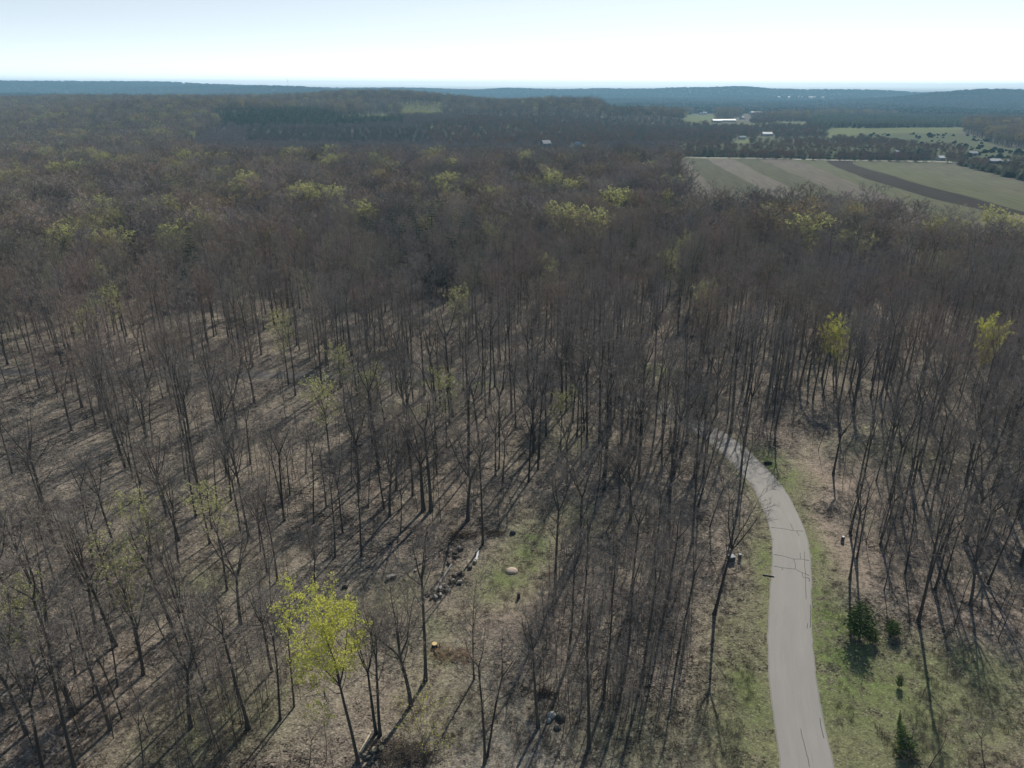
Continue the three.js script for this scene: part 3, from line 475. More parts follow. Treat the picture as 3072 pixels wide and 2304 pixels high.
const M4 = new THREE.Matrix4(), Q4 = new THREE.Quaternion(), E4 = new THREE.Euler();
function forest(name, label, geos, m, list, colors, parent) { // one mass of instanced trees of several forms
  const root = new THREE.Group(); root.name = numbered(name); scene.add(root); tag(root, label, 'wood', null, 'stuff');
  geos.forEach((g, f) => {
    const mine = list.filter(s => s.f === f); if (!mine.length) return;
    for (const [geo, mm, tinted] of [[g.wood, m, true], [g.leaves, g.leafMat, false]]) {
      if (!geo) continue;
      const im = new THREE.InstancedMesh(geo, mm, mine.length); im.name = g.part ?? 'bare_trees'; im.castShadow = im.receiveShadow = true; im.userData.kind = 'stuff';
      mine.forEach((s, k) => { M4.compose(V(s.x, s.y, s.z), Q4.setFromEuler(E4.set(s.tx ?? 0, s.turn, s.tz ?? 0)), V(s.s * (s.w ?? 1), s.s, s.s * (s.w ?? 1))); im.setMatrixAt(k, M4); if (tinted) im.setColorAt(k, s.c); });
      root.add(im);
    }
  });
  return root;
}
const pickC = q => { const t = [[1, 1, 1], [1.08, 1.0, 0.94], [0.86, 0.87, 0.88], [1.16, 0.98, 0.9], [0.97, 0.94, 1.0], [1.04, 1.06, 0.88], [1.22, 1.1, 0.98]][Math.floor(q * 6.99)]; return col(t[0], t[1], t[2]); };
let individuals = BIG.length;
const MARKS = [[1350, 1740, 'the row of cut logs'], [1276, 2042, 'the tall straight tree in the clearing'], [960, 1880, 'the bright yellow-green tree'], [1128, 2230, 'the wood pile'], [1348, 1966, 'the reddish brush pile'], [722, 1872, 'the broad-crowned tree'], [430, 2024, 'the low-forked tree'], [537, 1700, 'the dark clear-trunked tree'], [227, 2300, 'the leaning trunks'], [680, 1428, 'the curved-trunk tree'], [278, 1135, 'the dark tree by the grey path'], [1223, 1330, 'the thick tree by the path'], [1600, 1430, 'the two parallel trunks'], [1960, 1112, 'the deep-wood grass spot'], [2290, 1390, 'the grass spot at the road bend'], [2660, 1290, 'the pale sand mounds'], [2668, 1500, 'the fan-crowned tree'], [2911, 1816, 'the twin-stemmed tree'], [2576, 1900, 'the green pines'], [2143, 1843, 'the lone verge tree'], [1560, 1660, 'the green strip in the clearing'], [1870, 2060, 'the thicket trunks'], [2511, 1190, 'the narrow yellow-green tree'], [2040, 1250, 'the hidden part of the road'], [1000, 1125, 'the grey path'], [1811, 1428, 'the midway dark tree']];
const FORM = ['three-forked', 'tall narrow', 'spreading many-stemmed', 'long-trunked', 'wide low-forked', 'slim upright', 'short slender'];
const ORD = ['nearest', 'second', 'third', 'fourth', 'fifth', 'sixth', 'seventh', 'eighth', 'ninth', 'tenth', 'eleventh', 'twelfth', 'thirteenth', 'fourteenth', 'fifteenth', 'sixteenth'];
{
  const rest = [], chosen = [];
  const visible = s => s[6][0] > -40 && s[6][0] < 3112 && s[6][1] < 2400;
  for (const s of spots.near) {
    const [x, y, z, dd, q, q2, P] = s, f = Math.floor(q * 6.99);
    if (individuals < 300 && visible(s)) { individuals++; chosen.push({ s, f }); TREES.push([x, z, 3]); }
    else rest.push({ x, y, z, f, s: 0.78 + 0.34 * q2, turn: q2 * 40, tx: (q - 0.5) * 0.06, tz: (q2 - 0.5) * 0.06, c: pickC(q2 * 7 % 1) });
  }
  for (const c of chosen) { let best = 1e9; for (const m of MARKS) { const dx = c.s[6][0] - m[0], dy = c.s[6][1] - m[1], w = Math.hypot(dx, dy * 1.3); if (w < best) { best = w; c.m = m; c.w = w; c.dir = Math.abs(dx) > Math.abs(dy) * 1.2 ? (dx < 0 ? 'left of' : 'right of') : dy < 0 ? 'above' : 'below'; } } }
  const bins = {}; for (const c of chosen) (bins[c.f + c.dir + c.m[2]] ??= []).push(c);
  for (const b of Object.values(bins)) { b.sort((p, q) => p.w - q.w); b.forEach((c, k) => { c.label = `${FORM[c.f]} bare tree, ${ORD[Math.min(k, 15)]} ${c.dir} ${c.m[2]}`; }); }
  for (const { s: [x, y, z, , q, q2], f, label } of chosen) { const h = LOD0[f].g.top * (0.66 + 0.44 * q2); stand(protos[f], V(x, y, z), V(x + (q - 0.5) * 3.2, y + h, z + (((q * 91.7) % 1) - 0.5) * 3.2), q2 * 40, label, 'tree', 'bare trees of the near wood', 0.78 + 0.6 * ((q * 17.3 + q2) % 1)); }
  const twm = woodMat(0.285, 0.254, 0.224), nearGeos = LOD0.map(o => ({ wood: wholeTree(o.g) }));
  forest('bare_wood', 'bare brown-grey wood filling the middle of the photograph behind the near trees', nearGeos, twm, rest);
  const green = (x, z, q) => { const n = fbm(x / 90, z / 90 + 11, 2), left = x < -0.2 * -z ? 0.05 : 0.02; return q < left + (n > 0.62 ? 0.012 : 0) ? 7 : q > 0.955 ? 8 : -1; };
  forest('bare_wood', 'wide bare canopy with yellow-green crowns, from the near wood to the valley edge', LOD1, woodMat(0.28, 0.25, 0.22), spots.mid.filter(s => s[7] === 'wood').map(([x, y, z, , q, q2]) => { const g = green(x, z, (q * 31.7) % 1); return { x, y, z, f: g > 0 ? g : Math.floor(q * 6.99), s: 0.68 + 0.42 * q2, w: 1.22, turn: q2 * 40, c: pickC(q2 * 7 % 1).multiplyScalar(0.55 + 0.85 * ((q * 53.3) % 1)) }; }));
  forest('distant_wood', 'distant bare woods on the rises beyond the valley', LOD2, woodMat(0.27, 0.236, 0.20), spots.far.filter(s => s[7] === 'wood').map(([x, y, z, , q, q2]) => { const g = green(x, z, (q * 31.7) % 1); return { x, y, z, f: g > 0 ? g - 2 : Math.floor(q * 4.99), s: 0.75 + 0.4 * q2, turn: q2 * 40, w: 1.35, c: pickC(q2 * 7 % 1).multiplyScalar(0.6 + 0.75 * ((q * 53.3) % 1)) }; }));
}

// ---------------------------------------------------------------- conifers, shrubs, saplings
function conifer(o) { const r = rng(o.seed), tr = new MB(), nd = new MB(), H = o.h;
  tr.tube([V(0, -0.2, 0), V(0, H * 0.5, 0), V(0, H * 0.97, 0)], [H * 0.018 + 0.02, H * 0.011 + 0.01, 0.01], 5);
  const A = V(), B = V(), C = V();
  for (let w = 0; w < o.whorls; w++) { const t = o.low + (1 - o.low) * (w + 0.4 * r()) / o.whorls, R = o.rad * Math.pow(1 - t, o.pow ?? 0.8) * (0.8 + 0.4 * r()) + 0.04 * H, y = H * t;
    for (let k = 0; k < o.per; k++) { const a = (k + r() * 0.8 + w * 0.5) / o.per * 6.283, droop = (o.droop ?? -0.15) + (r() - 0.5) * 0.25, L = R * (0.7 + 0.5 * r()), dx = Math.cos(a), dz = Math.sin(a), n = o.sprays;
      for (let q = 0; q < n; q++) { const u = (q + 0.35) / n, px = dx * L * u, pz = dz * L * u, py = y + droop * L * u + (o.lift ?? 0.2) * L * u * u, sa = a + (q % 2 ? 1 : -1) * (0.5 + 0.4 * r()), sl = L * 0.42 * (1.15 - 0.5 * u), sw = sl * (o.sw ?? 0.32); A.set(px, py, pz); B.set(px + Math.cos(sa) * sl - Math.sin(sa) * sw * 0.5, py + (r() - 0.45) * sl * 0.6, pz + Math.sin(sa) * sl + Math.cos(sa) * sw * 0.5); C.set(px + Math.cos(sa) * sl + Math.sin(sa) * sw * 0.5, py + (r() - 0.55) * sl * 0.6, pz + Math.sin(sa) * sl - Math.cos(sa) * sw * 0.5); nd.tri(A, B, C); } } }
  return { trunk: tr.geo(), needles: nd.geo(), tris: (tr.i.length + nd.i.length) / 3 }; }
const NEEDLE = [mat(0.035, 0.055, 0.028), mat(0.06, 0.10, 0.022), mat(0.062, 0.078, 0.05)];
function conProto(name, o, m) { const g = conifer(o), p = new THREE.Group(); p.name = name; PH.set(p, [o.h, name]); mesh('trunk', g.trunk, BARK[0], p); mesh('crown', g.needles, m, p); return p; }
const nearSpruce = conProto('spruce_tree', { h: 5, rad: 1.25, low: 0.05, whorls: 22, per: 9, sprays: 8, seed: 5, sw: 0.22 }, NEEDLE[1]);
const nearPine = conProto('pine_tree', { h: 5, rad: 1.9, low: 0.12, whorls: 13, per: 9, sprays: 9, seed: 6, pow: 0.45, droop: 0.25, lift: 0.35, sw: 0.16 }, NEEDLE[1]);
for (const [proto, bx, by, tx, ty, label, cat, wide] of [[nearPine, 2578, 1918, 2590, 1812, 'largest bright green pine beside the right verge of the road', 'pine tree', 0.85], [nearPine, 2618, 1930, 2622, 1886, 'small green pine at the right foot of the largest pine', 'pine tree', 0.95], [nearPine, 2680, 1908, 2686, 1862, 'small bushy green pine standing alone right of the largest pine', 'pine tree', 1.15], [nearPine, 2698, 2062, 2703, 2026, 'tiny thin conifer seedling on the open lawn', 'conifer seedling', 0.7], [nearSpruce, 2722, 2262, 2702, 2160, 'dark green pointed spruce at the bottom of the lawn', 'spruce tree', 1.0], [nearSpruce, 2698, 2172, 2702, 2128, 'spindly little conifer just above the dark lawn spruce', 'conifer seedling', 0.4]]) { const [p, t] = baseTop(bx, by, tx, ty); stand(proto, p, t, bx, label, cat, undefined, wide); }
const midSpruce = conProto('spruce_tree', { h: 18, rad: 3.2, low: 0.12, whorls: 20, per: 8, sprays: 5, seed: 7, sw: 0.4 }, NEEDLE[0]);
for (const [bx, by, h, label] of [[1202, 735, 25, 'dark spruce standing alone in the wood, left of the centre crown'], [1222, 740, 22, 'second dark spruce leaning against the lone one in the wood'], [598, 905, 24, 'dark bluish conifer in the wood at left'], [1165, 610, 24, 'small dark conifer high in the near wood']]) { const p = at(bx, by); stand(midSpruce, p, V(p.x, p.y + h, p.z), bx, label, 'spruce tree', undefined, 1.1); }
for (const [bx, by, h] of [[1185, 800, 15], [1255, 815, 13], [1300, 790, 14], [1340, 830, 12], [1390, 815, 13], [1215, 850, 14], [1290, 870, 12], [1360, 880, 13], [1440, 850, 12], [1120, 830, 13], [1240, 770, 13], [1330, 760, 14]]) { const p = at(bx, by); stand(midSpruce, p, V(p.x, p.y + h + 10, p.z), bx, 'dark evergreen in the shaded stand at the middle of the wood', 'conifer', 'dark evergreens in the middle of the wood', 1.2); }
{ // the green conifer patch at far left
  for (let k = 0; k < 9; k++) { const p = at(60 + (k % 5) * 32 + k * 4, 790 - (k % 3) * 16 + Math.floor(k / 5) * 22); stand(midSpruce, p, V(p.x, p.y + 9 + (k * 7 % 4), p.z), k, 'green conifer in the small fresh-green patch at the far left edge', 'conifer', 'fresh-green conifers at far left', 1.3); }
}
const farCon = [conifer({ h: 12, rad: 2.8, low: 0.04, whorls: 14, per: 8, sprays: 3, seed: 8, sw: 1.0 }), conifer({ h: 12, rad: 3.3, low: 0.05, whorls: 12, per: 8, sprays: 3, seed: 9, sw: 1.0, pow: 0.6 })];
const conGeo = farCon.map(c => ({ wood: mergeGeometries([c.trunk, c.needles]), part: 'conifers' }));
const farConP = farCon.map(c => { const p = new THREE.Group(); p.name = 'conifer_tree'; PH.set(p, [12, 'conifer_tree']); mesh('trunk', c.trunk, BARK[0], p); mesh('crown', c.needles, NEEDLE[0], p); return p; });
const bushGeo = (() => { const r = rng(77), mb = new MB(); for (let k = 0; k < 240; k++) { const a = r() * 6.28, e = Math.acos(r()), R = 0.7 + 0.3 * r(), p = V(Math.cos(a) * Math.sin(e) * R, Math.cos(e) * R * 1.1 + 0.1, Math.sin(a) * Math.sin(e) * R), d = V(r() - 0.5, r() - 0.3, r() - 0.5).normalize(), u = offDir(d, 1.57, r() * 6), w = V().crossVectors(d, u); mb.tri(p.clone().addScaledVector(u, 0.22), p.clone().addScaledVector(u, -0.22), p.clone().addScaledVector(w, 0.34)); } return mb.geo(); })();
{ // valley stands: conifers, young pale trees, budding scrub
  const con = [], young = [], scrub = [], bush = [], greenish = [];
  for (const [x, y, z, dd, q, q2, , k] of [...spots.mid, ...spots.far]) {
    const v = (q * 37.7) % 1, e = { x, y, z, s: 0.8 + 0.5 * q2, turn: q2 * 40, f: Math.floor(q2 * 4.99) }, more = (list, n, e0) => { for (let i = 0; i < n; i++) { const a = ((q + i * 0.37) * 91.7) % 1, b = ((q2 + i * 0.61) * 57.3) % 1, X = x + (a - 0.5) * 10, Z = z + (b - 0.5) * 10; list.push({ ...e0, x: X, z: Z, y: land(X, Z), turn: a * 40, s: e0.s * (0.8 + 0.4 * b), f: Math.floor(a * 4.99) }); } };
    if (k === 'conifer') { if (v < 0.72) con.push({ ...e, s: 0.7 + 0.7 * q2, f: v > 0.36 ? 1 : 0, w: 1.35, c: col(1.1 + 0.5 * q2, 1.1 + 0.5 * q2, 1.1 + 0.4 * q2) }); else more(young, 1, { ...e, s: 1.0, c: col(1.2, 1.2, 1.2) }); }
    else if (k === 'mixed') { if (v < 0.3) con.push({ ...e, s: 0.6 + 0.6 * q2, f: v > 0.15 ? 1 : 0, w: 1.15, c: col(1.1, 1.15, 1.0) }); else more(young, 2, { ...e, s: 0.9 + 0.3 * q2, c: col(1.05, 1.0, 1.0) }); }
    else if (k === 'young') { if (v < 0.05) con.push({ ...e, s: 0.5 + 0.5 * q2, f: 0, c: col(1, 1.1, 1) }); else more(young, 2, { ...e, s: 0.95 + 0.4 * q2, c: col(1.45, 1.42, 1.48) }); }
    else if (k === 'scrub') { if (v < 0.13) con.push({ ...e, s: 0.35 + 0.6 * q2, f: v > 0.07 ? 1 : 0, w: 1.2, c: col(1, 1.08, 1) }); else if (v < 0.5) more(scrub, 3, { ...e, s: 0.7 + 0.5 * q2, w: 1.25, c: col(1.5, 1.12, 0.92) }); else if (v < 0.85) more(young, 2, { ...e, s: 0.7 + 0.5 * q2, w: 1.2, c: col(1.0, 1.02, 0.9) }); }
    else if (k === 'green') { if (v < 0.6) greenish.push({ ...e, f: 0, s: 0.4 + 0.2 * q2, c: col(1.2, 1.2, 1) }); }
    else if (k === 'meadow') { if (v < 0.4) more(scrub, 2, { ...e, s: 0.55 + 0.4 * q2, w: 1.3, c: col(1.45, 1.12, 0.9) }); else if (v < 0.55) bush.push({ ...e, f: 0, s: 1.2 + 1.4 * q2, c: col(1, 1, 1) }); }
  }
  const tm = woodMat(0.175, 0.15, 0.13);
  forest('conifer_wood', 'dark conifer plantations and scattered evergreens across the valley', conGeo, NEEDLE[0], con);
  forest('young_wood', 'pale young birch-like trees on the valley floor', SCRUB, tm, young);
  forest('budding_scrub', 'reddish budding scrub trees behind the field', SCRUB, tm, scrub);
  forest('green_copse', 'light green leafing copse beside the wooded knoll', [LOD2[5]], tm, greenish);
  forest('meadow_bushes', 'low dark bushes in the meadow behind the conifer row', [{ wood: bushGeo, part: 'bushes' }], NEEDLE[2], bush);
  console.log('con', con.length, 'young', young.length, 'scrub', scrub.length);
}
{ // conifer row along the gravel road, tall spruces, evergreen hedge at right
  const r = rng(31), standC = (px, py, h, label, group, wide, back) => { const p = at(px, py); if (back) { p.z -= back; p.y = land(p.x, p.z); } stand(farConP[r() > 0.5 ? 1 : 0], p, V(p.x, p.y + h, p.z), r() * 6, label, 'conifer', group, wide); };
  for (let px = 2066; px < 2690; px += 4.4 + r() * 2.6) { if ((px > 2350 && px < 2358) || (px > 2456 && px < 2464)) continue; standC(px, 470 + (px - 2005) * 0.0175 + r() - 3, 9.5 + r() * 5, 'dark conifer in the row along the far side of the gravel road', 'conifers lining the gravel road', 0.8, 3 + r() * 5); }
  for (let k = 0; k < 17; k++) standC(2704 + k * 6.6 + r() * 4, 478 + r() * 3, 16 + r() * 5, 'tall pointed spruce in the dense group near the right end of the gravel road', 'tall spruces at the gravel road', 0.75, 6 + r() * 14);
  for (const [px, py, h] of [[2200, 446, 13], [2640, 474, 16], [2662, 474, 14], [2590, 468, 15], [2585, 466, 13], [1610, 438, 14], [1664, 440, 10], [1725, 440, 11]]) standC(px, py, h, h > 14 ? 'broad tall evergreen rising above the conifer row' : 'single evergreen near the houses and scrub beyond the near wood', h > 14 ? 'broad evergreens over the row' : 'single evergreens beyond the near wood', 1.5, 4);
  for (let k = 0; k < 12; k++) standC(1795 + k * 9 + r() * 4, 446 + r() * 2, 8 + r() * 3, 'conifer in the short row behind the top of the near wood', 'short conifer row', 1.2, 0);
  for (let k = 0; k < 30; k++) { const t = k / 29; standC(2884 + t * 220 + r() * 5, 494 + t * 52 + r() * 4, 7 + r() * 3, 'dark evergreen in the hedge along the right end of the field', 'evergreen hedge trees', 2.1, 3 + r() * 6); }
  const jp = mesh('crown', bushGeo, NEEDLE[2], null), stemG = (() => { const m = new MB(); m.tube([V(0, -0.2, 0), V(0, 0.6, 0)], [0.09, 0.05], 5); return m.geo(); })();
  const juni = new THREE.Group(); juni.name = 'juniper_bush'; juni.add(jp); mesh('stem', stemG, BARK[0], juni); PH.set(juni, [1.2, 'juniper_bush']);
  let n = 0; for (let k = 0; k < 900 && n < 190; k++) { const px = 2480 + r() * 590, py = 400 + r() * 108; if (!inside(REGIONS[2][1], px, py) || vnoise(px / 26, py / 7) < 0.42) continue; const p = at(px, py), h = 1.6 + r() * r() * 5; n++; stand(juni, p, V(p.x, p.y + h, p.z), r() * 6, 'dark juniper bush scattered on the pale green hillside meadow at right', 'bush', 'junipers on the hillside meadow', 0.95); }
  { const p = at(3042, 490); const y = new THREE.Group(); y.name = 'flowering_bush'; mesh('crown', bushGeo, mat(0.55, 0.40, 0.05), y); mesh('stem', stemG, BARK[0], y); PH.set(y, [1.2, 'flowering_bush']); stand(y, p, V(p.x, p.y + 3, p.z), 0, 'bright yellow flowering bush beside the houses at the right edge', 'bush', undefined, 1.8); }
}
{ // clumps of wood on the far plain
  const r = rng(8080), list = [[], []];
  for (let d = 3350; d < 9700;) { const sp = 24 + (d - 3350) / 5250 * 30; for (let a = -half; a < half; a += sp / d) { const x = Math.sin(a) * d + (r() - 0.5) * sp, z = -Math.cos(a) * d + (r() - 0.5) * sp, n = fbm(x / 420 + 13, z / 300, 2), v = r(); if ((n > 0.72 && d < 6000) || v < 0.08 || ((x - LAKE[0]) / 520) ** 2 + ((z - LAKE[1]) / 420) ** 2 < 1) continue; list[n < 0.4 ? 1 : 0].push({ x, y: land(x, z) - 1, z, f: 0, s: 9 + 7 * r(), w: 1.5, turn: r() * 6, c: n < 0.4 ? col(1, 1, 1) : pickC(r()) }); } d += sp; }
  forest('plain_wood', 'far woods of the plain below the blue hills', [{ wood: bushGeo, part: 'bare_tree_clumps' }], mat(0.115, 0.10, 0.085), list[0]);
  forest('plain_conifers', 'dark far evergreen woods of the plain below the blue hills', [{ wood: bushGeo, part: 'conifer_clumps' }], NEEDLE[0], list[1]);
  console.log('plain', list[0].length, list[1].length);
}
// saplings
const sapG = [0, 1, 2, 3].map(k => grow({ h: 8 + k, fork: 0.75, r: 0.045 + 0.008 * k, leaders: 1, sides: 6 + k, low: 0.35, sideLen: 0.1, sideTilt: 0.5, seed: 700 + k * 3, detail: 0.5, twigs: 6, bl: 1.4, twigW: 0.02, twigLen: 0.6, wob: 0.1, dens: 1.6 }));
const sapP = sapG.map((g, k) => { const o = new THREE.Group(); o.name = 'sapling'; PH.set(o, [g.top, 'sapling']); mesh('trunk', g.trunk, mat(0.075, 0.063, 0.055), o); mesh('crown', mergeGeometries([...g.limbs, g.twigs]), TWIG[k % 3], o); return o; });
console.log('sapling', sapG.map(g => Math.round(g.tris)).join(' '));
{
  const r = rng(99), beds = [[[[1570, 1960], [1690, 1640], [1980, 1500], [2090, 1700], [2060, 2080], [1900, 2190], [1690, 2210]], 215, 'thin straight bare sapling in the dense thicket between clearing and road', 'saplings of the thicket by the road'], [[[560, 1860], [840, 1820], [880, 1960], [860, 2140], [640, 2280], [500, 2180]], 80, 'thin bare sapling in the thicket left of the yellow-green tree', 'saplings of the lower left thicket'], [[[2560, 1560], [3000, 1500], [3060, 1700], [2800, 1700], [2600, 1680]], 40, 'thin bare sapling on the leaf litter right of the road', 'saplings right of the road']];
  for (const [poly, n, label, group] of beds) { let k = 0; for (let tries = 0; tries < 4000 && k < n; tries++) { const xs = poly.map(p => p[0]), ys = poly.map(p => p[1]), px = Math.min(...xs) + r() * (Math.max(...xs) - Math.min(...xs)), py = Math.min(...ys) + r() * (Math.max(...ys) - Math.min(...ys)); if (!inside(poly, px, py)) continue; const p = at(px, py); if (roadDist(p.x, p.z) < 6) continue; const f = Math.floor(r() * 3.99), h = 5 + r() * 6.5; stand(sapP[f], p, V(p.x + (r() - 0.5) * 1.2, p.y + h, p.z + (r() - 0.5) * 1.2), r() * 6, label, 'sapling', group); k++; } }
  const und = []; // understorey beyond the beds
  for (let k = 0; k < 3400; k++) { const d = Math.sqrt(60 * 60 + r() * (330 * 330 - 3600)), a = (r() - 0.5) * 1.5, x = Math.sin(a) * d, z = -Math.cos(a) * d, y = land(x, z), P = toPx(x, y, z); if (!(P[1] < 2900) || CLEAR.some(c => inside(c, P[0], P[1])) || (d < 260 && roadDist(x, z) < 7) || fbm(x / 30, z / 30 + 5) < 0.42) continue; und.push({ x, y, z, f: Math.floor(r() * 3.99), s: 0.4 + 0.7 * r(), turn: r() * 6, tx: (r() - 0.5) * 0.2, tz: (r() - 0.5) * 0.2, c: pickC(r()) }); }
  forest('undergrowth', 'thin understorey saplings scattered under the bare wood', sapG.map(g => ({ wood: wholeTree(g), part: 'understorey' })), woodMat(0.15, 0.13, 0.115), und);
  const tuft = (() => { const q = rng(5), mb = new MB(); for (let k = 0; k < 26; k++) { const p = V((q() - 0.5) * 0.8, 0, (q() - 0.5) * 0.8), d = V((q() - 0.5) * 1.2, 0.5 + q(), (q() - 0.5) * 1.2).normalize(), e = p.clone().addScaledVector(d, 0.25 + q() * 0.55), u = offDir(d, 1.57, q() * 6); mb.tri(p.clone().addScaledVector(u, 0.012), p.clone().addScaledVector(u, -0.012), e); } return mb.geo(); })();
  const br = []; for (let k = 0; k < 9000; k++) { const px = r() * 3072, py = 1500 + r() * 900, p = at(px, py); if (roadDist(p.x, p.z) < 4.5 || vnoise(p.x / 5, p.z / 5) < 0.45) continue; br.push({ x: p.x, y: p.y, z: p.z, f: 0, s: 0.4 + r() * 0.9, turn: r() * 6, c: pickC(r()) }); }
  forest('brushwood', 'low dead stems and brush on the leaf litter', [{ wood: tuft, part: 'stems' }], mat(0.16, 0.125, 0.095), br);
}

// ---------------------------------------------------------------- the striped field and the gravel road behind it
{
  const F = (x, y) => at(1980 + x / 2.0256, 430 + y / 2.0256);
  const B = [
    [[20, 90], [60, 150], [85, 220], [100, 260], [125, 300], [160, 340]], [[150, 92], [200, 150], [250, 200], [320, 270], [400, 330], [440, 360]], [[290, 95], [360, 140], [460, 195], [570, 255], [680, 320], [760, 370]], [[440, 95], [510, 130], [600, 180], [760, 255], [880, 320], [980, 380]],
    [[600, 96], [680, 125], [750, 160], [930, 235], [1120, 320], [1240, 380]], [[800, 99], [900, 130], [1000, 170], [1180, 245], [1400, 330], [1560, 410]], [[1010, 104], [1040, 130], [1200, 195], [1400, 260], [1650, 335], [1880, 388], [2060, 430]], [[1170, 106], [1180, 128], [1350, 180], [1600, 255], [1850, 318], [2100, 388], [2300, 440]], [[1400, 108], [1480, 140], [1700, 205], [1950, 270], [2200, 335], [2420, 400]], [[1690, 110], [1760, 130], [1900, 165], [2100, 215], [2330, 275], [2480, 330]], [[1830, 120], [1900, 146], [2050, 180], [2200, 215], [2400, 262], [2560, 320]],
  ];
  for (const p of B) { const [a, b] = p.slice(-2), l = Math.hypot(b[0] - a[0], b[1] - a[1]), e = p === B[0] ? 20 : 170; if (b[1] < 420) p.push([b[0] + (b[0] - a[0]) / l * e * 1.2, b[1] + (b[1] - a[1]) / l * e * 1.2]); }
  const resample = pts => { const c = new THREE.CatmullRomCurve3(pts.map(([x, y]) => F(x, y))); return c.getSpacedPoints(40); };
  const L = B.map(resample);
  const tex = canvasTex(512, 512, (i, j) => { const u = i / 512, v = j / 512, e = Math.min(1, Math.min(j, 511 - j, i, 511 - i) / 40); const s = 0.85 + ((fbm(u * 9, v * 3, 3) - 0.5) * 0.5 + (vnoise(u * 70, v * 2 + 9) - 0.5) * 0.45 + (vnoise(u * 24 + 5, v * 1.2) - 0.5) * 0.25) * e + 0.14 * (TAB[(i * 131 + j * 7919) & 65535] - 0.5); return [s, s, s * 0.98]; });
  const C = [[0.155, 0.138, 0.118], [0.098, 0.099, 0.068], [0.165, 0.148, 0.126], [0.104, 0.106, 0.07], [0.152, 0.135, 0.112], [0.122, 0.126, 0.078], [0.040, 0.033, 0.029], [0.118, 0.125, 0.073], [0.126, 0.127, 0.084], [0.138, 0.124, 0.10]];
  const field = new THREE.Group(); field.name = 'field'; scene.add(field); tag(field, null, null, null, 'structure');
  for (let k = 0; k < L.length - 1; k++) {
    const pos = [], uv = [], id = [], N = 6;
    for (let q = 0; q <= 40; q++) for (let c = 0; c <= N; c++) { const p = L[k][q].clone().lerp(L[k + 1][q], c / N); pos.push(p.x, land(p.x, p.z) + 0.12, p.z); uv.push(c / N * 1.5 + k * 0.37, q / 40 * 5); }
    for (let q = 0; q < 40; q++) for (let c = 0; c < N; c++) { const a = q * (N + 1) + c; id.push(a, a + N + 1, a + 1, a + 1, a + N + 1, a + N + 2); }
    const g = new THREE.BufferGeometry(); g.setAttribute('position', new THREE.Float32BufferAttribute(pos, 3)); g.setAttribute('uv', new THREE.Float32BufferAttribute(uv, 2)); g.setIndex(id); g.computeVertexNormals(); if (g.attributes.normal.getY(10) < 0) { for (let q = 0; q < id.length; q += 3) { const t = id[q]; id[q] = id[q + 1]; id[q + 1] = t; } g.setIndex(id); g.computeVertexNormals(); }
    mesh('field_strip', g, new THREE.MeshPhysicalMaterial({ color: col(...C[k].map(v => v * 1.0)), map: tex, roughness: 1, specularIntensity: 0.1, side: THREE.DoubleSide }), field);
  }
  const gr = new THREE.CatmullRomCurve3([[-400, 76], [40, 83], [300, 88], [700, 93], [1100, 103], [1500, 108], [1700, 112], [1830, 118], [1900, 128]].map(([x, y]) => F(x, y))).getSpacedPoints(120);
  tag(ribbon(gr, 8, 0.2, mat(0.42, 0.40, 0.36, 0.85), 'gravel_road', scene), null, null, null, 'structure');
  tag(ribbon(new THREE.CatmullRomCurve3([[128, 225], [135, 255], [150, 285], [175, 310]].map(([x, y]) => F(x, y))).getSpacedPoints(30), 4, 0.2, mat(0.42, 0.36, 0.28), 'sandy_track', scene), null, null, null, 'structure');
}

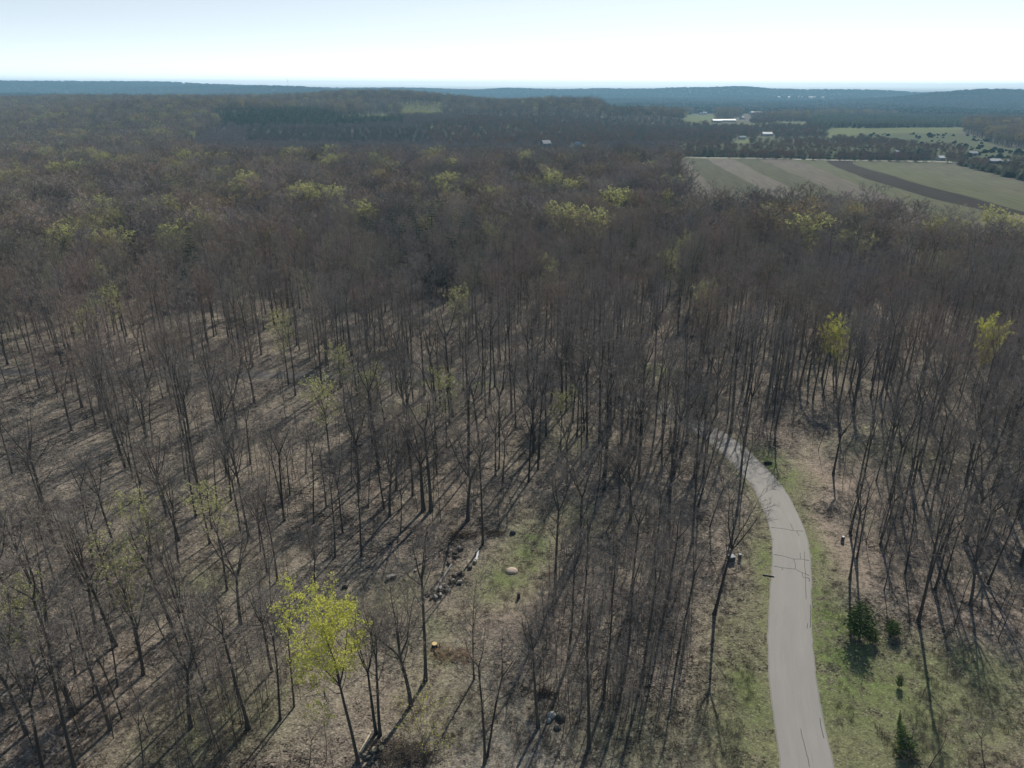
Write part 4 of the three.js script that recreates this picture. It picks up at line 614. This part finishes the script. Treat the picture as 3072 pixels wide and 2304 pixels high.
// ---------------------------------------------------------------- far buildings
{
  const wallM = mat(0.55, 0.54, 0.52), greyM = mat(0.30, 0.31, 0.33), glassM = new THREE.MeshStandardMaterial({ color: col(0.03, 0.035, 0.04), roughness: 0.15 });
  const gable = (w, d, h, o) => { const g = new THREE.BufferGeometry(), x = w / 2 + o, z = d / 2 + o, t = 0.25; const mb = new MB(); for (const s of [-1, 1]) { const a = V(-x, 0, s * z), b = V(x, 0, s * z), c = V(x, h, 0), e = V(-x, h, 0); mb.tri(a, b, c); mb.tri(a, c, e); const u = V(0, t, 0); mb.tri(a.clone().add(u), b.clone().add(u), c.clone().add(u)); mb.tri(a.clone().add(u), c.clone().add(u), e.clone().add(u)); mb.tri(a, b, b.clone().add(u)); mb.tri(a, b.clone().add(u), a.clone().add(u)); } for (const s of [-1, 1]) { mb.tri(V(s * w / 2, 0, -d / 2), V(s * w / 2, 0, d / 2), V(s * w / 2, h * 0.97, 0)); } return mb.geo(); };
  function building(px, py, w, d, h, rh, turn, roof, wall, label, category = 'building') {
    const p = at(px, py), o = thing('farm_building', label, category, p, turn);
    const wg = new THREE.BoxGeometry(w, h + 3, d); wg.translate(0, h / 2 - 1.5, 0); mesh('wall', wg, wall, o);
    const rg = gable(w, d, rh, 0.5); rg.translate(0, h, 0); mesh('roof', rg, roof, o);
    const n = Math.max(2, Math.round(w / 6)), win = new THREE.BoxGeometry(1.2, 1.3, 0.12), door = new THREE.BoxGeometry(Math.min(3, w * 0.2), Math.min(2.6, h * 0.8), 0.14); door.translate(0, Math.min(1.3, h * 0.4), d / 2);
    for (let k = 0; k < n; k++) { const x = (k + 0.5) / n * w - w / 2; if (Math.abs(x) < w * 0.12) continue; const m = mesh('window', win, glassM, o); m.position.set(x, h * 0.6, d / 2); }
    mesh('door', door, greyM, o); return o;
  }
  const white = mat(0.68, 0.68, 0.67, 0.6), pale = mat(0.45, 0.45, 0.45, 0.85), slate = mat(0.22, 0.23, 0.25, 0.7);
  building(2300, 408, 20, 11, 4, 3.5, 0.1, white, wallM, 'white-roofed barn among trees in the middle of the valley', 'barn');
  building(2150, 367, 24, 14, 4.5, 3, 0.08, white, wallM, 'left half of the long white farm building beyond the scrub');
  building(2184, 366, 40, 13, 4.5, 3, 0.08, white, wallM, 'right half of the long white farm building beyond the scrub');
  building(2264, 344, 34, 18, 7, 5, 0.1, white, wallM, 'largest of the gleaming white buildings in the far farmyard'); building(2282, 342, 14, 10, 6, 4, 0.4, white, wallM, 'small white building right of the largest one in the far farmyard'); building(2252, 343, 12, 9, 5, 3, 0, white, wallM, 'small white building left of the largest one in the far farmyard'); building(2284, 336, 14, 10, 7, 4, 0.3, white, wallM, 'white building behind the far farmyard');
  building(2315, 342, 22, 10, 5, 3, 0, white, mat(0.2, 0.09, 0.07), 'white-roofed barn with dark red walls right of the far farmyard', 'barn');
  building(2226, 358, 16, 12, 5, 4, 0.9, pale, wallM, 'pale rounded shed uphill of the long farm building', 'shed');
  building(2009, 335, 44, 18, 6, 4, 0, white, wallM, 'long white shed at the foot of the dark conifer knoll', 'shed');
  building(2114, 343, 14, 10, 5, 4, 0, white, wallM, 'small white farmhouse beside the pale green field', 'house'); building(2102, 344, 11, 8, 4, 3, 0.3, pale, wallM, 'smaller pale shed left of the farmhouse by the pale green field', 'shed');
  building(1637, 441, 13, 10, 5, 4.5, 0.5, slate, greyM, 'grey-roofed house hidden behind the top of the near wood', 'house'); building(1735, 441, 10, 7, 4, 3.5, -0.7, pale, wallM, 'house with a bright tilted roof right of the grey-roofed house', 'house');
  building(2203, 412, 8, 6, 3, 2, 0, pale, wallM, 'small pale shed in the scrub left of the white-roofed barn', 'shed'); building(2226, 418, 12, 7, 3.5, 2.5, 0.2, pale, wallM, 'pale house in the scrub below the white-roofed barn', 'house');
  building(2821, 481, 9, 7, 3.2, 2.4, 0.2, white, wallM, 'small white house at the right end of the gravel road', 'house'); building(2916, 466, 11, 8, 3, 2.5, 0, pale, wallM, 'pale-roofed house among brown trees right of the gravel road', 'house'); building(2980, 490, 14, 9, 3, 2.5, 0.1, mat(0.4, 0.4, 0.42, 0.6), greyM, 'wide grey-roofed house behind the evergreen hedge', 'house'); building(3024, 492, 7, 6, 3, 2.2, 0.2, white, wallM, 'small white house beside the yellow bush', 'house'); building(2690, 462, 6, 5, 3, 2, 0.2, white, wallM, 'tiny white shed between the evergreens behind the gravel road', 'shed');
  // lake and mast
  const lake = new THREE.CircleGeometry(1, 64); lake.rotateX(-Math.PI / 2); lake.scale(430, 1, 300);
  const lk = mesh('lake', lake, new THREE.MeshStandardMaterial({ color: col(0.05, 0.07, 0.09), roughness: 0.45 }), scene); lk.position.set(LAKE[0], 3.2, LAKE[1]); tag(lk, null, null, null, 'structure');
  { const p = V(-1900, land(-1900, -6500), -6500), o = thing('radio_mast', 'thin radio mast on the blue hill left of centre', 'mast', p); const m = new MB(); m.tube([V(0, -5, 0), V(0, 75, 0)], [1.6, 1.0], 4, true); mesh('pole', m.geo(), greyM, o); const q = new MB(); for (const y of [30, 55]) q.tube([V(-3, y, 0), V(3, y, 0)], [0.5, 0.5], 4, true); mesh('antenna', q.geo(), greyM, o); }
}

// ---------------------------------------------------------------- things on the ground
const barkM = mat(0.11, 0.095, 0.08), cutM = mat(0.42, 0.32, 0.19), greyBark = mat(0.34, 0.32, 0.29), darkBark = mat(0.06, 0.05, 0.045);
function logThing(name, label, category, group, p, dir, len, r0, r1, m, endM, parentGeo) {
  const o = thing(name, label, category, p, 0, group), mb = new MB(), d = dir.clone().normalize(), n = 5, pts = [], rad = [], R = rng(Math.round(p.x * 97 + p.z * 31) >>> 0);
  for (let k = 0; k <= n; k++) { pts.push(V(0, r0 * 0.92, 0).addScaledVector(d, (k / n - 0.5) * len).add(V((R() - 0.5) * 0.05 * len / 3, (R() - 0.5) * 0.04, (R() - 0.5) * 0.05 * len / 3))); rad.push((r0 + (r1 - r0) * k / n) * (0.94 + 0.12 * R())); }
  mb.tube(pts, rad, 9); mesh('bark', mb.geo(), m, o);
  for (const e of [0, n]) { const g = new THREE.CircleGeometry(rad[e] * 0.99, 10); const dd = V().subVectors(pts[e], pts[e ? e - 1 : 1]).normalize(); const c = mesh('cut_end', g, endM, o); c.quaternion.setFromUnitVectors(V(0, 0, 1), dd); c.position.copy(pts[e]).addScaledVector(dd, 0.004); }
  return o;
}
{
  const r = rng(555), L = (x, y) => at(1220 + x / 5.53, 1600 + y / 5.53);
  const row = [[290, 1110], [360, 1012], [410, 1082], [485, 1078], [470, 1012], [522, 1044], [562, 1040], [290, 1040], [558, 872], [603, 872], [632, 918], [660, 962], [702, 962], [612, 962], [582, 985], [558, 925], [740, 815], [792, 728], [770, 795], [868, 682], [922, 682], [880, 828], [1055, 585], [1040, 552], [1132, 492], [700, 512], [802, 345], [870, 255], [905, 275], [802, 405]];
  row.forEach(([x, y], k) => { const p = L(x, y), a = r() * 3.1; const end = x < 700 && y > 840; logThing('cut_log', end ? 'short grey cut log in the heap at the lower end of the log row' : 'short dark cut log strung out along the upper log row', 'log', end ? 'cut logs in the lower heap' : 'cut logs along the upper row', p, V(Math.cos(a), 0, Math.sin(a)), 0.45 + r() * 0.35, 0.2 + r() * 0.1, 0.2 + r() * 0.08, k % 3 ? barkM : greyBark, k % 4 ? mat(0.24, 0.19, 0.14) : cutM); });
  const span = (name, label, cat, a, b, r0, r1, m, e) => { const p = a.clone().lerp(b, 0.5); return logThing(name, label, cat, undefined, V(p.x, land(p.x, p.z), p.z), V().subVectors(b, a), a.distanceTo(b), r0, r1, m, e); };
  span('fallen_log', 'long pale fallen trunk lying above the heap of cut logs', 'log', L(465, 975), L(742, 528), 0.24, 0.1, greyBark, cutM);
  span('fallen_log', 'whitish birch log at the foot of the straight tree above the log row', 'log', L(1150, 462), L(1190, 298), 0.2, 0.16, mat(0.55, 0.57, 0.58), cutM);
  const B = (x, y) => at(1000 + x / 5.53, 2004 + y / 5.53);
  { const a = B(640, 1130), b = B(452, 1432), p = a.clone().lerp(b, 0.5), o = thing('wood_plank', 'long pale plank leaning on the wood pile under the twin dark trees', 'plank', p, Math.atan2(b.x - a.x, b.z - a.z)); const g = new THREE.BoxGeometry(0.34, 0.07, a.distanceTo(b)); g.rotateX(0.1); g.translate(0, 0.45, 0); mesh('board', g, mat(0.62, 0.5, 0.34), o); }
  [[680, 1372, 0.26, 'left of two bright log ends facing up in the wood pile'], [802, 1352, 0.3, 'right of two bright log ends facing up in the wood pile'], [515, 1480, 0.16, 'small pale log at the lower left of the wood pile'], [590, 1500, 0.18, 'grey log below the bright log ends in the wood pile'], [665, 1520, 0.17, 'brown log at the bottom of the wood pile'], [640, 1420, 0.2, 'dark log between plank and bright log ends in the wood pile'], [740, 1470, 0.2, 'grey-brown log at the right of the wood pile']].forEach(([x, y, rr, label], k) => { const p = B(x, y); logThing('firewood_log', label, 'log', undefined, p, k < 2 ? V(0.2, 1.2, 0.9) : V(Math.cos(k * 2), 0, Math.sin(k * 2)), 0.7, rr, rr, barkM, k < 2 ? mat(0.7, 0.56, 0.34) : mat(0.4, 0.34, 0.25)); });
  function brush(px, py, w, d, h, n, m, label, category = 'brush pile') { const p = at(px, py), o = thing('brush_pile', label, category, p), mb = new MB(), big = new MB(), q = rng(px * 3 + py); for (let k = 0; k < n; k++) { const lobe = Math.floor(q() * 4), a = q() * 6.28, R = Math.sqrt(q()), x = Math.cos(a) * R * w * (0.22 + 0.1 * lobe) + Math.cos(lobe * 1.9) * w * 0.3, z = Math.sin(a) * R * d * (0.5 - 0.08 * lobe) + Math.sin(lobe * 2.3) * d * 0.25, y = (1 - R * R) * h * q() + 0.04, b = q() * 6.28, l = 0.5 + q() * 1.1, e = V(Math.cos(b) * l, (q() - 0.4) * 0.5, Math.sin(b) * l); (k % 8 ? mb : big).tube([V(x, y, z), V(x, y, z).addScaledVector(e, 0.5).add(V(0, q() * 0.1, 0)), V(x, y, z).add(e)], [0.025, 0.018, 0.008].map(v => v * (k % 8 ? 1 : 2)), 3); } tag(mesh('sticks', mb.geo(), m, o), null, null, null, 'stuff'); mesh('branches', big.geo(), darkBark, o); return o; }
  brush(1348, 1968, 5.5, 3.0, 0.5, 260, mat(0.25, 0.15, 0.09), 'reddish-brown brush pile beside the stump in the clearing');
  brush(1205, 2262, 6.5, 3.2, 1.0, 700, mat(0.10, 0.082, 0.066), 'big dark heap of branches at the bottom edge right of the wood pile');
  brush(1380, 1606, 4.5, 2, 0.7, 190, mat(0.13, 0.09, 0.065), 'dark brown brush heap left of the straight tree above the log row');
  brush(1480, 1600, 3, 1.8, 0.7, 130, mat(0.13, 0.09, 0.065), 'dark brown brush heap right of the straight tree above the log row');
  brush(1628, 2080, 2, 1.2, 0.5, 140, mat(0.07, 0.055, 0.045), 'small dark twig heap in the thicket above the two pale stones');
  const lump = (name, px, py, rx, ry, rz, m, label, category, seed) => { const g = new THREE.IcosahedronGeometry(1, 3), a = g.attributes.position; for (let k = 0; k < a.count; k++) { const x = a.getX(k), y = a.getY(k), z = a.getZ(k), n = 0.78 + 0.44 * fbm(x * 1.6 + seed, z * 1.6 + y * 1.3 + seed * 2.1, 2); a.setXYZ(k, x * n * rx, Math.max(-0.15, y * n + 0.25) * ry, z * n * rz); } g.computeVertexNormals(); const o = mesh(name, g, m, scene); o.position.copy(at(px, py)); return tag(o, label, category); };
  lump('chip_mound', 1535, 1714, 0.95, 0.4, 0.8, mat(0.44, 0.36, 0.29), 'small pale mound of wood chips on the green strip in the clearing', 'mound', 3);
  lump('boulder', 1654, 2150, 0.55, 0.6, 0.45, mat(0.36, 0.355, 0.33), 'larger pale-topped stone in the thicket near the bottom edge', 'stone', 4); lump('boulder', 1646, 2163, 0.3, 0.35, 0.3, mat(0.34, 0.335, 0.31), 'small pale stone just below the larger pale-topped one', 'stone', 5); lump('boulder', 1683, 2156, 0.6, 0.5, 0.5, mat(0.05, 0.055, 0.05), 'dark rounded stone right of the two pale stones', 'stone', 6); lump('boulder', 1672, 2186, 0.5, 0.3, 0.4, mat(0.07, 0.07, 0.065), 'low dark stone below the pale and dark stones', 'stone', 7);
  lump('boulder', 2303, 1392, 0.9, 0.45, 0.4, mat(0.025, 0.025, 0.025), 'small black lump lying in the grass at the road bend', 'stone', 8); lump('boulder', 2674, 1292, 0.6, 0.35, 0.5, mat(0.12, 0.12, 0.13), 'dark stone in the middle of the right pale sand mound', 'stone', 9); lump('boulder', 1538, 1602, 0.5, 0.5, 0.4, mat(0.06, 0.06, 0.065), 'small dark stone at the top of the green strip', 'stone', 10); lump('boulder', 1035, 1764, 0.45, 0.4, 0.4, mat(0.06, 0.05, 0.045), 'small dark stone on the path left of the clearing', 'stone', 11);
  function stump(px, py, r0, h, top, label) { const p = at(px, py), o = thing('tree_stump', label, 'stump', p), mb = new MB(); mb.tube([V(0, -0.2, 0), V(0, 0.08, 0), V(0, h, 0)], [r0 * 1.5, r0 * 1.12, r0], 11); mesh('bark', mb.geo(), darkBark, o); const c = mesh('cut_top', new THREE.CircleGeometry(r0 * 0.98, 14), top, o); c.rotation.x = -Math.PI / 2; c.position.y = h + 0.004; return o; }
  stump(1304, 1940, 0.36, 0.55, mat(0.6, 0.45, 0.22), 'stump with a bright freshly cut top beside the reddish brush pile'); stump(1167, 1738, 0.4, 0.6, greyBark, 'left of two dark stumps at the left side of the clearing'); stump(1180, 1734, 0.38, 0.6, greyBark, 'right of two dark stumps at the left side of the clearing'); stump(1556, 1794, 0.22, 0.9, darkBark, 'slim dark stump below the pale chip mound'); stump(1246, 1714, 0.2, 0.3, greyBark, 'small pale stump above the lower end of the log row');
  { const [p, t] = baseTop(2738, 1462, 2762, 1340), o = thing('broken_snag', 'broken branchless snag right of the fan-crowned tree', 'dead tree', p), mb = new MB(), d = V().subVectors(t, p); mb.tube([V(0, -0.3, 0), d.clone().multiplyScalar(0.5), d], [0.26, 0.2, 0.15], 7, true); mesh('trunk', mb.geo(), darkBark, o); const q = new MB(); q.tube([d.clone().multiplyScalar(0.97), d.clone().multiplyScalar(1.05)], [0.13, 0.02], 4); mesh('splinter', q.geo(), barkM, o); }
  // utility boxes, pipe, stake
  function box(px, py, w, h, d, label, body, lid) { const p = at(px, py), o = thing('utility_box', label, 'utility box', p, 0.25); const g = new THREE.BoxGeometry(w, h, d, 1, 1, 1); g.translate(0, h / 2, 0); mesh('cabinet', g, body, o); const l = new THREE.BoxGeometry(w * 1.08, h * 0.07, d * 1.1); l.translate(0, h * 1.035, 0); mesh('lid', l, lid, o); const dr = new THREE.BoxGeometry(w * 0.8, h * 0.72, 0.02); dr.translate(0, h * 0.48, d / 2 + 0.008); mesh('door', dr, body, o); const b = new THREE.BoxGeometry(w * 1.2, 0.1, d * 1.2); b.translate(0, 0.04, 0); mesh('base', b, mat(0.35, 0.34, 0.32), o); return o; }
  const dkG = mat(0.035, 0.045, 0.045, 0.5), lid = mat(0.42, 0.44, 0.45, 0.85);
  box(2193, 1684, 0.9, 1.0, 0.8, 'square utility box close behind the lone verge tree', dkG, lid); box(2218, 1679, 0.4, 1.0, 0.34, 'slim utility box right of the square one on the verge', dkG, lid); box(2527, 1624, 0.4, 0.9, 0.36, 'slim dark utility box on the litter right of the road', dkG, mat(0.12, 0.13, 0.13, 0.5));
  { const a = at(2288, 1725), b = at(2322, 1731), p = a.clone().lerp(b, 0.5), o = thing('drain_pipe', 'thin dark drain pipe poking out at the left road edge', 'pipe', p), mb = new MB(), d = V().subVectors(b, a).multiplyScalar(0.5); mb.tube([d.clone().negate().setY(0.08), d.clone().setY(0.1)], [0.1, 0.1], 8); mesh('pipe_body', mb.geo(), mat(0.02, 0.02, 0.022, 0.5), o); const c = new MB(); c.tube([d.clone().multiplyScalar(0.98).setY(0.1), d.clone().multiplyScalar(1.04).setY(0.1)], [0.13, 0.13], 8, true); mesh('collar', c.geo(), mat(0.7, 0.7, 0.68), o); }
  { const [p] = baseTop(1467, 2320, 1467, 2286), o = thing('white_stake', 'white stake at the bottom edge beside the V-shaped pair of trees', 'stake', p), mb = new MB(); mb.tube([V(0, -0.2, 0), V(0, 1.3, 0)], [0.05, 0.05], 6, true); mesh('post', mb.geo(), mat(0.85, 0.86, 0.88, 0.5), o); const c = new MB(); c.tube([V(0, 1.3, 0), V(0, 1.36, 0)], [0.06, 0.03], 6, true); mesh('cap', c.geo(), mat(0.8, 0.82, 0.84, 0.5), o); }
  // fallen branches on the litter
  [[1130, 1655, 1.8], [1062, 1702, 1.2], [1100, 1762, 1.6], [1660, 1900, 2.2], [980, 2090, 2.4], [2620, 1640, 2.0], [2960, 1700, 2.2], [3040, 1368, 3.0], [560, 2080, 2.4], [300, 1990, 2.0]].forEach(([px, py, l], k) => { const p = at(px, py), o = thing('fallen_branch', ['short dark branch lying below the tree left of the log row', 'thin branch on the tan path at the left of the clearing', 'pale branch on bare soil left of the clearing', 'branch lying at the left rim of the road thicket', 'branch lying between the yellow-green tree and the sapling thicket', 'branch on the litter right of the slim utility box', 'branch on the tan litter above the twin-stemmed tree', 'pale branch high on the slope at the right edge', 'branch on the dark floor of the lower left thicket', 'branch near the leaning trunks at lower left'][k], 'branch', p, k * 1.3), mb = new MB(); mb.tube([V(-l / 2, 0.08, 0), V(0, 0.14, 0.12), V(l / 2, 0.1, -0.05)], [0.07, 0.055, 0.02], 5, true); mesh('stem', mb.geo(), k === 7 || k === 2 ? greyBark : darkBark, o); const tw = new MB(); for (let q = 0; q < 5; q++) tw.tube([V(-l * 0.2 + q * l * 0.14, 0.12, 0.05), V(-l * 0.05 + q * l * 0.15, 0.25, (q % 2 ? 0.5 : -0.5))], [0.025, 0.006], 3); mesh('twigs', tw.geo(), barkM, o); });
}
renderer.render(scene, camera);
